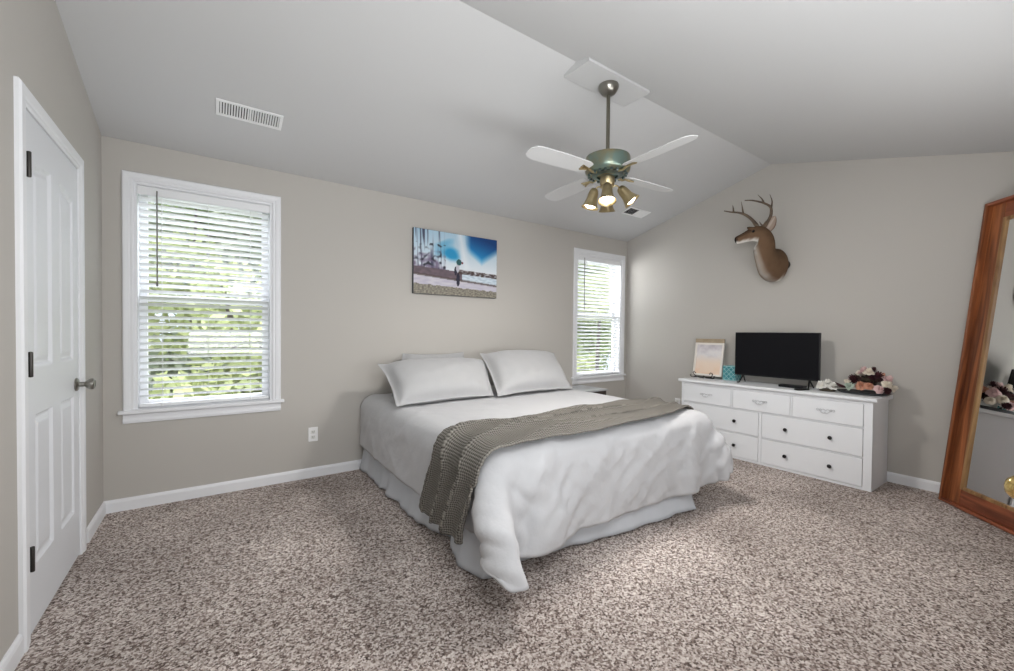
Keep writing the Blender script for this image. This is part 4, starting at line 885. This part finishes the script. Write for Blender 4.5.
tube(bm, [(.085, -.02, .20), (.085, .02, .20)], .004, 8); tube(bm, [(-.034, 0, .022), (-.050, 0, .005)], .004, 8); tube(bm, [(-.052, -.098, .022), (-.052, .098, .022)], .004, 8)
obj('scroll_stand', bm, M_iron, es, smooth=True)
ch = bmesh.new()
for k in range(9): lathe(ch, [(0, 0), (.004, .002), (.004, .006), (0, .008)], 8, Matrix.Translation((.02, -.04+k*.01, .012-.004*math.sin(k/8*PI))))
obj('chain', ch, M_iron, es)

# teal candle holder box with a lattice
ca_ = tag(empty('candle_holder', (4.460, 2.232, TOPZ)), 'teal lattice glass candle holder between the print and the television', 'candle holder')
bm = bmesh.new(); a = .062
for s in ((0, 1), (0, -1), (1, 0), (-1, 0)):
    x0, x1 = (s[0]*a-.002, s[0]*a+.002) if s[0] else (-a, a); y0, y1 = (s[1]*a-.002, s[1]*a+.002) if s[1] else (-a+.002, a-.002)
    box(bm, x0, x1, y0, y1, .004, .150)
box(bm, -a, a, -a, a, .0, .006); obj('glass_box', bm, mat('teal_glass', lin(56, 128, 136), .15, spec=.6, noise_col=(18, lin(96, 160, 164), .35, .65)), ca_, bevel=.001)
bm = bmesh.new()
for s in ((0, 1), (0, -1), (1, 0), (-1, 0)):
    e1 = Vector((-s[1], s[0], 0)); n_ = Vector((s[0], s[1], 0))
    for i in range(-2, 4):
        for sg in (-1, 1):
            p0 = Vector((0, 0, .075)) + n_*(a+.003)
            ya = -a; za = -.07+i*.048; yb_ = a; zb_ = za+.124
            # clip a diagonal bar to the face
            t0 = max(0, (-.070-za)/.124); t1 = min(1, (.070-za)/.124)
            if t1-t0 < .1: continue
            q0 = p0 + e1*sg*(ya+(yb_-ya)*t0) + Vector((0, 0, za+.124*t0)); q1 = p0 + e1*sg*(ya+(yb_-ya)*t1) + Vector((0, 0, za+.124*t1))
            tube(bm, [q0, q1], .0022, 6)
for z in (.006, .148):
    for sx_, sy_ in ((1, 0), (-1, 0), (0, 1), (0, -1)):
        e1 = Vector((-sy_, sx_, 0)); n_ = Vector((sx_, sy_, 0))*(a+.002); tube(bm, [n_-e1*a+Vector((0, 0, z)), n_+e1*a+Vector((0, 0, z))], .0045, 6)
obj('lattice', bm, mat('pale_teal', lin(150, 190, 192), .4), ca_, smooth=True)
bm = bmesh.new(); lathe(bm, [(0, .007), (.036, .007), (.036, .10), (.030, .104), (0, .101)], 20); obj('candle', bm, mat('wax', lin(236, 228, 208), .6), ca_, smooth=True)

# ------------------------------------------------------------------ flowers on a dark tray
tray = tag(empty('tray', (4.375, 1.125, TOPZ)), 'dark oval tray under the flower bouquet on the dresser end', 'tray')
bm = bmesh.new(); Mx = Matrix.Diagonal((.80, 1.30, 1, 1)); lathe(bm, [(0, .002), (.105, .002), (.125, .008), (.138, .020), (.134, .021), (.120, .011), (.10, .006), (0, .006)], 36, Mx); obj('dish', bm, mat('dark_tray', lin(58, 60, 62), .35), tray, smooth=True)
bm = bmesh.new(); lathe(bm, [(.136, .019), (.139, .021), (.136, .023), (.133, .021), (.136, .019)], 36, Mx); obj('rim', bm, M_iron, tray, smooth=True)
def petal_ring(bm, c, ax, n, r0, r1, lift, w, curl, rot, rng):
    x, y, z = frame_of(ax)
    for k in range(n):
        a = 2*PI*k/n+rot+rng.uniform(-.12, .12); d = x*math.cos(a)+y*math.sin(a); s = z.cross(d)
        rows = []
        for i in range(5):
            t = i/4; rr = r0+(r1-r0)*t; ww = w*math.sin(PI*(.12+.80*t))**.7; h = lift*t+curl*t*t
            rows.append([bm.verts.new(c+d*(rr)+s*ww*q+z*(h+.25*ww*abs(q))) for q in (-1, -.4, .4, 1)])
        for a_, b_ in zip(rows, rows[1:]):
            for i in range(3): bm.faces.new((a_[i], a_[i+1], b_[i+1], b_[i]))
def flower(parent, c, ax, R, kind, m, seed, label):
    rng = random.Random(seed); bm = bmesh.new(); c = Vector(c); ax = Vector(ax).normalized()
    if kind == 'rose':
        for i in range(5): petal_ring(bm, c+ax*(.12*R*(4-i)*.5), ax, 3+i, .06*R, R*(.28+.17*i), R*(.85-.17*i), R*(.30+.06*i), -.05*R*i, i*.7, rng)
    elif kind == 'dahlia':
        for i in range(5): petal_ring(bm, c+ax*(.10*R*(4-i)), ax, 7+i*2, .05*R, R*(.35+.16*i), R*(.7-.15*i), R*.13, .05*R, i*.4, rng)
    else:
        for i in range(2): petal_ring(bm, c, ax, 6, .05*R, R*(1-.3*i), R*(.25+.3*i), R*.28, -.1*R, i*.5, rng)
    lathe(bm, [(0, -.25*R), (.16*R, -.1*R), (.18*R, .1*R), (.10*R, .32*R), (0, .36*R)], 8, aim(c, ax))
    o = obj('flower', bm, m, parent, smooth='all'); solid(o, .0012); o['label'] = label; return o
P_burg = mat('burgundy_petal', lin(74, 26, 34), .7, noise_col=(40, lin(46, 18, 24), .35, .7)); P_pink = mat('blush_petal', lin(222, 190, 188), .7); P_cream = mat('cream_petal', lin(234, 224, 208), .7)
P_peach = mat('peach_petal', lin(206, 150, 124), .7); P_sage = mat('sage_petal', lin(184, 198, 184), .7); P_leaf = mat('dried_leaf', lin(70, 62, 54), .8, noise_col=(30, lin(92, 84, 62), .3, .7)); P_white = mat('white_petal', lin(240, 238, 232), .7)
bq = tag(empty('bouquet', (4.37, 1.10, TOPZ+.022)), 'bouquet of burgundy, blush and cream silk flowers lying on the dark tray', 'bouquet')
rng = random.Random(11)
fl = [((-.02, -.06, .105), .062, 'dahlia', P_burg), ((-.05, .06, .085), .052, 'dahlia', P_burg), ((.01, .02, .15), .050, 'rose', P_pink), ((-.04, -.02, .155), .042, 'rose', P_cream),
      ((-.07, .015, .050), .045, 'rose', P_peach), ((-.09, -.035, .055), .034, 'rose', P_peach), ((-.08, .085, .040), .038, 'rose', P_sage), ((-.06, .105, .070), .030, 'rose', P_cream),
      ((.0, -.12, .105), .045, 'rose', P_pink), ((-.05, -.13, .070), .042, 'rose', P_cream), ((-.085, -.095, .035), .038, 'rose', P_pink), ((.03, -.03, .165), .035, 'dahlia', P_burg),
      ((-.08, -.14, .030), .032, 'dahlia', P_burg), ((.05, .06, .12), .045, 'rose', P_cream), ((.07, -.06, .11), .050, 'rose', P_peach), ((.06, .0, .06), .05, 'dahlia', P_burg), ((.03, .10, .07), .04, 'rose', P_pink), ((.0, -.155, .045), .035, 'rose', P_cream)]
names = {P_burg: 'burgundy flower head', P_pink: 'blush pink rose head', P_cream: 'cream rose head', P_peach: 'peach rose head', P_sage: 'pale sage flower head'}
for i, (c, R_, k, m) in enumerate(fl):
    flower(bq, c, (Vector(c)-Vector((.01, 0, -.02))), R_, k, m, i, names[m])
bm = bmesh.new()
for i in range(42):
    a = rng.uniform(0, 2*PI); el = rng.uniform(-.05, .9); d = Vector((math.cos(a)*math.cos(el)*.8, math.sin(a)*math.cos(el)*1.15, math.sin(el))); c = Vector((0, -.01, .05))+d*.055
    if c.z < .012: c.z = .012
    L_ = rng.uniform(.05, .085); s = d.cross(Vector((0, 0, 1))).normalized(); u_ = s.cross(d)
    pts = [c+d*L_*t+s*w_*.017*q-u_*.01*t*t for t, w_ in ((0, .2), (.35, 1), (.7, .8), (1, .05)) for q in (-1, 1)]
    for p in pts: p.z = max(p.z, .006)
    vs = [bm.verts.new(p) for p in pts]
    for k in range(3): bm.faces.new((vs[2*k], vs[2*k+1], vs[2*k+3], vs[2*k+2]))
solid(obj('foliage', bm, P_leaf, bq, smooth='all'), .001)['label'] = 'muted brown green leaves'
bm = bmesh.new()
for i in range(22):
    y0 = .10; a = rng.uniform(-.5, .5); b_ = rng.uniform(.05, .75); d = Vector((-.25+a*.8, 1, b_*.5)).normalized(); c = Vector((-.03, y0, .02)); L_ = rng.uniform(.08, .15)
    s = d.cross(Vector((0, 0, 1))).normalized()
    pts = [c+d*L_*t+s*w_*.011*q for t, w_ in ((.1, .3), (.5, 1), (.8, .8), (1, .05)) for q in (-1, 1)]
    vs = [bm.verts.new(Vector((p.x, p.y, max(p.z, .004)))) for p in pts]
    for k in range(3): bm.faces.new((vs[2*k], vs[2*k+1], vs[2*k+3], vs[2*k+2]))
solid(obj('trailing_leaf', bm, P_burg, bq, smooth='all'), .001)['label'] = 'dark burgundy leaves trailing to the left'
wf = tag(empty('silk_rose_cluster', (4.33, 1.355, TOPZ)), 'small cluster of white silk roses beside the television', 'flowers')
for i, (c, R_) in enumerate((((-.02, .035, .040), .046), ((0, -.005, .060), .044), ((-.015, -.045, .040), .042), ((.035, .025, .046), .040))):
    flower(wf, c, Vector((c[0]*2-.35, c[1]*3, .8)), R_, 'rose', P_white, 50+i, 'white silk rose')
bm = bmesh.new(); lathe(bm, [(0, .003), (.05, .003), (.055, .012), (.03, .02), (0, .02)], 16, Matrix.Diagonal((1, 1.1, 1, 1))); obj('base', bm, P_leaf, wf, smooth=True)

# ================================================================== CANVAS ABOVE THE BED
cv = tag(empty('canvas_picture', (1.972, YB, 1.862)), 'unframed canvas photo of a lakeside path under a vivid blue sky above the bed', 'picture')
cw_, ch_ = .462, .304
bm = bmesh.new(); box(bm, -cw_, cw_, -.034, -.001, -ch_, ch_); obj('canvas_block', bm, mat('canvas_edge', lin(70, 74, 78), .8), cv, bevel=.002)
def lake(u, v):
    c = mixc((226, 232, 238), (150, 190, 214), (v-.4)*1.2)
    # blue clouds and bright gaps
    s1 = 1-math.hypot((u-.40)/.16, (v-.70)/.20); c = mixc(c, (42, 150, 200), s1*1.5+nz(u*7, v*7, 1)*.7)
    # big wedge of deep blue at the upper right
    e = (v-(.52+.34*abs(u-.80)/.20*.6)); 
    if u > .56: c = mixc(c, mixc((40, 160, 220), (18, 62, 120), (v-.6)*2.4+(u-.7)), min(1, max(0, e*7))*min(1, (u-.58)*12))
    c = mixc(c, (232, 238, 244), max(0, 1-abs(u-.60+.15*(v-.5))/.06)*.8*(v > .45))
    # bare trees on the left
    if u < .36:
        tr = max(0, nz(u*46+v*1.2, v*1.4, 4)*3.2+nz(u*90, v*2.5, 14)*1.6-.15); c = mixc(c, (70, 74, 96), tr*(v > .35)*max(0, 1-(u/.36)**3)*.9)
        c = mixc(c, (112, 98, 124), min(.9, max(0, .66-v-u*.25+nz(u*14, v*14, 6)*.35)*3.5)*(v > .28)); c = mixc(c, (44, 46, 58), max(0, nz(u*22, v*16, 9)-.12)*2.5*(v < .8))
    # far bank, water
    hz = .40-.06*(u-.4)
    if v < hz:
        c = mixc((214, 226, 236), (170, 186, 200), nz(u*20, v*40, 2)+.3) if u > .55 else (96, 84, 92)
        c = mixc(c, (118, 98, 108), max(0, nz(u*18, v*18, 8)+.35)*(u < .55))
    if abs(v-hz) < .035 and u > .50: c = mixc(c, (74, 60, 58), .8+nz(u*30, v*30, 3))
    p = .305-.10*u
    if v < p: c = mixc((186, 182, 198), (206, 202, 210), nz(u*12, v*30, 5)+.5)
    if abs(v-p) < .018: c = mixc(c, (82, 70, 66), .7)
    g = .155-.05*u
    if v < g+.02*nz(u*20, 0, 3): c = mixc((104, 100, 90), (160, 154, 140), nz(u*45, v*60, 7)*.9+.5)
    # figure on the path, seen from behind with an arm out
    def ell(cx, cy, rx, ry): return math.hypot((u-cx)/rx, (v-cy)/ry) < 1
    if ell(.505, .26, .022, .11) or ell(.475, .40, .016, .075) : c = (34, 34, 54)
    if ell(.500, .45, .020, .07): c = (196, 196, 206)
    if ell(.515, .545, .032, .050): c = (40, 88, 92)
    if ell(.555, .54, .012, .02): c = (120, 60, 70)
    return c
paint(lambda u, v: (-cw_+.002+u*2*(cw_-.002), -.0345-.0003, -ch_+.002+v*2*(ch_-.002)), 180, 120, lake, 'printed_face', M_print, cv)['label'] = 'printed lakeside scene with a small standing figure'

# ================================================================== OUTLETS
def outlet(loc, rz, label):
    r_ = tag(empty('wall_outlet', loc, (0, 0, rz)), label, 'outlet')
    bm = bmesh.new(); box(bm, -.036, .036, -.006, 0, -.058, .058); obj('cover_plate', bm, M_white, r_, bevel=.003)
    for s in (-1, 1):
        bm = bmesh.new(); box(bm, -.017, .017, -.009, -.0061, s*.021-.014, s*.021+.014); q = obj('socket', bm, mat('outlet_face', lin(226, 226, 222), .4), r_, bevel=.004)
        bm = bmesh.new(); box(bm, -.008, -.0055, -.0096, -.0091, s*.021-.003, s*.021+.007); box(bm, .0055, .008, -.0096, -.0091, s*.021-.003, s*.021+.006); lathe(bm, [(0, 0), (.0025, 0), (.0025, .0005), (0, .0005)], 8, aim((0, -.0091, s*.021-.008), (0, -1, 0)))
        obj('slots', bm, M_black, q)
outlet((.664, YB, .352), 0, 'white wall outlet beside the bed, below the picture wall')
outlet((XR, 2.92, .372), -PI/2, 'white wall outlet left of the dresser')

# ================================================================== LEANING MIRROR
B0 = Vector((4.385, .660, 0)); dirw = Vector((-.734, -.680, 0)).normalized(); back = Vector((.680, -.734, 0)).normalized(); WM = .70; HM = 2.165; lean = math.asin(.227/HM*1.03)
up = Vector((0, 0, 1))*math.cos(lean) + back*math.sin(lean); nf = -back*math.cos(lean) + Vector((0, 0, 1))*math.sin(lean)
mir = tag(empty('floor_mirror', B0), 'tall knotty pine framed mirror leaning in the corner by the dresser', 'mirror')
mir.matrix_world = Matrix(((dirw.x, -nf.x, up.x, B0.x), (dirw.y, -nf.y, up.y, B0.y), (dirw.z, -nf.z, up.z, 0), (0, 0, 0, 1)))   # local x along the base, -y out of the glass, z up
def bar(name, x0, x1, z0, z1, y0, y1, m, par=mir):
    bm = bmesh.new(); box(bm, x0, x1, y0, y1, z0, z1); return obj(name, bm, m, par, bevel=.003)
Z_ = .002
ow, fw_, lw = .022, .105, .024
M_wh = wood('stained_pine_rail', lin(92, 46, 30), lin(170, 98, 66), 0)
for nm, x0, x1 in (('side_board', 0, 1), ('side_board', 1, 0)):
    L0 = 0 if x0 == 0 else WM
    s = 1 if x0 == 0 else -1
    o = bar('stile', min(L0+s*ow, L0+s*(ow+fw_)), max(L0+s*ow, L0+s*(ow+fw_)), Z_+ow, HM-ow, .012, .030, M_wood)
    bar('edge_strip', min(L0, L0+s*ow), max(L0, L0+s*ow), Z_, HM, -.022, .030, M_wood)
    a0, a1 = L0+s*(ow+fw_), L0+s*(ow+fw_+lw); q = bar('inner_lip', min(a0, a1), max(a0, a1), Z_+ow+fw_, HM-ow-fw_, .004, .030, M_woodlip)
bar('top_rail', ow+fw_, WM-ow-fw_, HM-ow-fw_, HM-ow, .012, .030, M_wh); bar('bottom_rail', ow+fw_, WM-ow-fw_, Z_+ow, Z_+ow+fw_, .012, .030, M_wh)
bar('edge_strip', ow, WM-ow, HM-ow, HM, -.022, .030, M_wh); bar('edge_strip', ow, WM-ow, Z_, Z_+ow, -.022, .030, M_wh)
i0 = ow+fw_+lw
bar('inner_lip', ow+fw_+lw, WM-ow-fw_-lw, HM-i0, HM-ow-fw_, .004, .030, M_woodlip); bar('inner_lip', i0, WM-i0, Z_+ow+fw_, Z_+i0, .004, .030, M_woodlip)
bm = bmesh.new(); box(bm, i0, WM-i0, .016, .020, Z_+i0, HM-i0); obj('mirror_glass', bm, M_mirror, mir)
bar('backing', ow, WM-ow, Z_+ow, HM-ow, .0305, .036, M_dk)

# ================================================================== DEER MOUNT
deer = tag(empty('deer_mount', (XR, 1.83, 1.90)), 'mounted whitetail deer head with antlers on the right wall above the dresser', 'deer mount')
M_fur = vmat('deer_coat', .85, bump=(90, .35, .004), spec=.15)
# rings along the body: centre, forward direction, half width (sideways), half height, all in world metres
O = Vector((XR, 1.83, 1.90))
def dfix(p):
    p = Vector(p); return Vector((p.x, 1.84+(p.y-1.84)*.75, p.z if p.z < 2.2 else 2.2+(p.z-2.2)*.86))
RG = [((4.560, 1.855, 1.885), (-1, .0, .02), .115, .148), ((4.515, 1.860, 1.882), (-1, .0, .05), .135, .166), ((4.450, 1.872, 1.880), (-1, .04, .15), .135, .166),
      ((4.380, 1.880, 1.895), (-1, .10, .45), .118, .155), ((4.325, 1.880, 1.955), (-.85, .15, .9), .096, .134), ((4.300, 1.882, 2.035), (-.55, .25, 1.1), .076, .104),
      ((4.290, 1.884, 2.100), (-.55, .45, .9), .066, .088), ((4.268, 1.905, 2.150), (-.6, .8, .35), .062, .076), ((4.243, 1.938, 2.163), (-.5, .9, -.02), .058, .069),
      ((4.218, 1.975, 2.160), (-.5, .9, -.20), .051, .060), ((4.196, 2.012, 2.149), (-.5, .9, -.26), .041, .050), ((4.176, 2.050, 2.135), (-.5, .9, -.26), .033, .043),
      ((4.158, 2.086, 2.123), (-.5, .9, -.26), .029, .038), ((4.143, 2.114, 2.115), (-.5, .9, -.24), .0265, .034), ((4.133, 2.130, 2.111), (-.5, .9, -.2), .021, .026), ((4.129, 2.138, 2.110), (-.5, .9, -.2), .009, .012)]
RG = [(dfix(a), b, c*(.80 if i < 5 else 1.0), d*(1.0 if i < 5 else 1.10)) for i, (a, b, c, d) in enumerate(RG)]
bm = bmesh.new(); seg = 28; col = {}; rings = []
# interpolate rings for a smooth trunk
def cr(a, b, c, d, t): return .5*((2*b)+(c-a)*t+(2*a-5*b+4*c-d)*t*t+(3*b-a-3*c+d)*t**3)
RR = []
for i in range(len(RG)-1):
    q = [RG[max(0, i-1)], RG[i], RG[i+1], RG[min(len(RG)-1, i+2)]]
    for k in range(3):
        t = k/3; RR.append((cr(*[Vector(x[0]) for x in q], t), cr(*[Vector(x[1]).normalized() for x in q], t), cr(*[x[2] for x in q], t), cr(*[x[3] for x in q], t), (i+t)/(len(RG)-1)))
RR.append((Vector(RG[-1][0]), Vector(RG[-1][1]), RG[-1][2], RG[-1][3], 1))
for c, d, wd, hh, s in RR:
    d = d.normalized(); side = d.cross(Vector((0, 0, 1))); side = side.normalized() if side.length > .2 else Vector((.0, -1, 0)); upv = side.cross(d).normalized(); ring = []
    for k in range(seg):
        a = 2*PI*k/seg; ca, sa = math.cos(a), math.sin(a)
        ww = wd*(1-.10*(sa < 0)*abs(sa)) ; p = c + side*ca*ww + upv*sa*hh
        # brow and cheek
        v = bm.verts.new(p-O); ring.append(v)
        brown = (112, 88, 68); dk = (72, 55, 43); wht = (222, 218, 212); nose = (22, 20, 20); grey = (150, 138, 124)
        n = nz(p.x*30, p.y*30+p.z*30, 3)*.35
        cc = mixc(brown, dk, max(0, sa)*.45+n)
        if s < .50:    # neck: pale throat on the side towards the window, pale hem at the wall
            cc = mixc(cc, (168, 160, 152), (max(ca*.9-.42-sa*.25, (-sa-.80)*2.2)+n*.6)*2.2)
            if s > .36: cc = mixc(cc, wht, (ca*.7-sa*.75-.45+n*.5)*3)
            if s < .10: cc = mixc(cc, wht, (-sa-.55)*3)
        elif s < .85:
            cc = mixc(cc, wht, (-sa-.45+n)*2.6)
        else:
            cc = mixc(dk, wht, max(0, -sa-.2)*2) if s < .93 else nose
        if .62 < s < .9 and sa > .35: cc = mixc(cc, (70, 54, 42), .6)
        col[v] = cc
    rings.append(ring)
for a, b_ in zip(rings, rings[1:]):
    for k in range(seg): bm.faces.new((a[k], a[(k+1) % seg], b_[(k+1) % seg], b_[k]))
bm.faces.new(rings[0][::-1]); bm.faces.new(rings[-1])
hd = Vector((-.5, .68, -.12)).normalized(); hs = hd.cross(Vector((0, 0, 1))).normalized(); hu = hs.cross(hd)
# hs points to the deer's right (towards the wall); the near ear is on the -hs side... both ears are leaf-shaped cups
def ear(c, d, ln, wdt, face):
    d = d.normalized(); s = d.cross(face).normalized(); f = s.cross(d).normalized(); N = 12; prev = None
    for layer in (0, 1):
        rows = []
        for i in range(N+1):
            t = i/N; ww = wdt*(math.sin(PI*(t*.93+.07))**.65)*(1-.25*t) if i < N else .001; row = []
            for q in range(7):
                a = (q/6*2-1); cup = (1-a*a)*ww*.75*(1-.3*t); p = c + d*ln*t + s*a*ww - f*cup*(1 if layer == 0 else .82)
                v = bm.verts.new(p-O); row.append(v)
                inner = layer == 1
                col[v] = mixc((206, 194, 182), (120, 92, 76), abs(a)**3*.9+.1+(.5 if (q in (2, 4)) else 0)*.5) if inner else mixc((122, 94, 70), (50, 38, 32), t**4+abs(a)**6*.6)
            rows.append(row)
        for a_, b_ in zip(rows, rows[1:]):
            for q in range(6): bm.faces.new((a_[q], a_[q+1], b_[q+1], b_[q]))
        if prev:
            for a_, b_, e_, f_ in zip(prev, prev[1:], rows, rows[1:]):
                bm.faces.new((a_[0], b_[0], f_[0], e_[0])); bm.faces.new((a_[6], b_[6], f_[6], e_[6]))
        prev = rows
pol = dfix((4.285, 1.895, 2.185))
ear(pol+Vector((.015, -.012, -.005)), Vector((.10, -.48, .80)), .165, .058, Vector((-.85, -.45, .05)))
ear(pol+Vector((-.035, .025, .0)), Vector((-.75, .42, .30)), .12, .036, Vector((-.2, .5, .8)))
me = bpy.data.meshes.new('body'); bmesh.ops.recalc_face_normals(bm, faces=bm.faces[:]); bm.verts.index_update(); cols = [col[v] for v in bm.verts]; bm.to_mesh(me); bm.free(); me.materials.append(M_fur)
ca = me.color_attributes.new('Col', 'FLOAT_COLOR', 'POINT')
for i, c in enumerate(cols): ca.data[i].color = (*lin(*[max(0, min(255, q)) for q in c]), 1)
for p in me.polygons: p.use_smooth = True
body = bpy.data.objects.new('body', me); C.objects.link(body); body.parent = deer; body['label'] = 'brown coat with white throat'
q = body.modifiers.new('smooth', 'SUBSURF'); q.levels = q.render_levels = 1
for s in (-1, 1):
    bm = bmesh.new(); c = dfix((4.213, 1.975, 2.180)) + hs*s*.0425
    bmesh.ops.create_uvsphere(bm, u_segments=14, v_segments=10, radius=.0135, matrix=Matrix.Translation(c-O)); obj('eye', bm, mat('glass_eye', (.01, .008, .007), .08), deer, smooth='all')['label'] = 'dark glass eye'
    bm = bmesh.new(); c = dfix((4.1385, 2.132, 2.121)) + hs*s*.012
    bmesh.ops.create_uvsphere(bm, u_segments=10, v_segments=8, radius=.006, matrix=Matrix.Translation(c-O)); obj('nostril', bm, mat('nostril_black', (.006, .006, .006), .5), deer, smooth='all')
M_antler = mat('antler_bone', lin(110, 92, 74), .55, noise_col=(30, lin(70, 56, 46), .35, .7), bump=(120, .4, .002))
def antler(P, tines, r0):
    P = [dfix(p) for p in P]; tines = [[dfix(p) for p in t] for t in tines]
    bm = bmesh.new(); pts = curve_pts(P, 7); n = len(pts); tube(bm, [p-O for p in pts], [r0*(1-.72*(i/(n-1))**1.2) for i in range(n)], 10)
    lathe(bm, [(0, -.006), (r0*1.35, -.004), (r0*1.5, .002), (r0*1.2, .008), (0, .01)], 12, aim(pts[0]-O, pts[1]-pts[0]))
    for T_ in tines:
        q = curve_pts(T_, 5); m_ = len(q); tube(bm, [p-O for p in q], [r0*.62*(1-.85*i/(m_-1)) for i in range(m_)], 8)
    o = obj('antler', bm, M_antler, deer, smooth='all'); return o
# far antler (towards the window) and near antler (towards the mirror)
antler([(4.262, 1.925, 2.215), (4.235, 1.960, 2.285), (4.20, 2.03, 2.365), (4.17, 2.11, 2.41), (4.13, 2.185, 2.425), (4.09, 2.255, 2.445)],
       [[(4.185, 2.07, 2.385), (4.185, 2.085, 2.46), (4.18, 2.095, 2.535)], [(4.14, 2.165, 2.42), (4.145, 2.175, 2.47), (4.15, 2.185, 2.51)], [(4.255, 1.935, 2.235), (4.235, 1.965, 2.26), (4.225, 1.985, 2.29)]], .0165)
antler([(4.290, 1.890, 2.215), (4.300, 1.855, 2.275), (4.305, 1.815, 2.35), (4.285, 1.805, 2.43), (4.24, 1.85, 2.475), (4.18, 1.95, 2.515), (4.14, 2.03, 2.525)],
       [[(4.292, 1.805, 2.42), (4.300, 1.80, 2.50), (4.305, 1.83, 2.585)], [(4.24, 1.86, 2.480), (4.245, 1.885, 2.53), (4.24, 1.935, 2.59)], [(4.285, 1.885, 2.235), (4.265, 1.905, 2.265), (4.26, 1.92, 2.295)]], .0165)
bm = bmesh.new(); lathe(bm, [(0, 0), (.125, 0), (.130, .003), (.125, .008), (0, .008)], 32, aim(Vector((XR, 1.85, 1.885))-O, (-1, 0, 0)) @ Matrix.Diagonal((.80, .50, 1, 1))); obj('backboard', bm, M_dk, deer, smooth=True)

# ================================================================== OUTSIDE: TREES AND GROUND
bm = bmesh.new(); box(bm, -14, 22, YB+T+.3, 26, -3.2, -3.0); struct('ground', bm, mat('grass', lin(120, 140, 80), .95, noise_col=(3, lin(150, 160, 96), .3, .7)))
M_bark = mat('bark', lin(110, 98, 84), .9, noise_col=(6, lin(70, 60, 52), .3, .7)); M_birch = mat('pale_bark', lin(214, 212, 204), .85)
LEAVES = [mat('yellow_green_leaf', lin(196, 204, 146), .6), mat('mid_green_leaf', lin(158, 176, 122), .6), mat('grey_green_leaf', lin(168, 176, 152), .6)]
def tree(x, y, hgt, rad, li, n, label, seed, bark=M_bark):
    rg = random.Random(seed); r_ = tag(empty('leafy_tree', (x, y, -3)), label, 'tree', 'trees outside the windows')
    bm = bmesh.new(); pts = curve_pts([(0, 0, 0), (rg.uniform(-.1, .1), 0, hgt*.3), (rg.uniform(-.2, .2), rg.uniform(-.1, .1), hgt*.6), (rg.uniform(-.2, .2), 0, hgt*.9)], 5)
    tube(bm, pts, [.11*(1-.8*i/(len(pts)-1)) for i in range(len(pts))], 8)
    cl = []
    for i in range(16):
        p = pts[rg.randrange(2, len(pts))]; d = Vector((rg.gauss(0, 1), rg.gauss(0, .8), rg.uniform(-.1, .8))).normalized()*rad*rg.uniform(.5, 1)
        q = p+d; tube(bm, [p, p.lerp(q, .5)+Vector((0, 0, .05)), q], [.03, .02, .008], 5); cl.append(q)
    obj('trunk', bm, bark, r_)
    bm = bmesh.new()
    for i in range(n):
        c = cl[rg.randrange(len(cl))]; p = c + Vector((rg.uniform(-1, 1), rg.uniform(-.8, .8), rg.uniform(-1, 1)))*rad*.55
        a = Vector((rg.gauss(0, 1), rg.gauss(0, 1), rg.gauss(0, 1))).normalized(); b_ = a.cross(Vector((rg.gauss(0, 1), rg.gauss(0, 1), .3))).normalized(); L_ = rg.uniform(.07, .15)*rad
        vs = [bm.verts.new(p+q) for q in (a*L_, b_*L_*.45, -a*L_, -b_*L_*.45)]; bm.faces.new(vs)
    obj('leaves', bm, LEAVES[li], r_)
tree(.15, 7.6, 5.9, 1.0, 0, 5200, 'yellow green tree closest outside the large window', 1)
tree(-2.6, 8.2, 6.0, 1.0, 1, 2600, 'mid green tree outside the large window, left of the closest one', 2)
tree(3.2, 8.2, 6.0, 1.0, 1, 2600, 'mid green tree outside between the two windows', 3)
tree(-.2, 12.4, 8.2, 1.4, 2, 5200, 'grey green tree further back beyond the large window', 4)
tree(.6, 18.0, 10.5, 2.0, 1, 5200, 'tall mid green tree furthest back beyond the large window', 8, M_birch)
tree(8.2, 7.6, 5.9, 1.0, 0, 5200, 'yellow green tree closest outside the corner window', 5)
tree(12.6, 12.0, 8.0, 1.4, 1, 5200, 'mid green tree further back beyond the corner window', 6, M_birch)
tree(18.2, 17.5, 10.5, 2.0, 2, 5200, 'tall grey green tree furthest back beyond the corner window', 7)
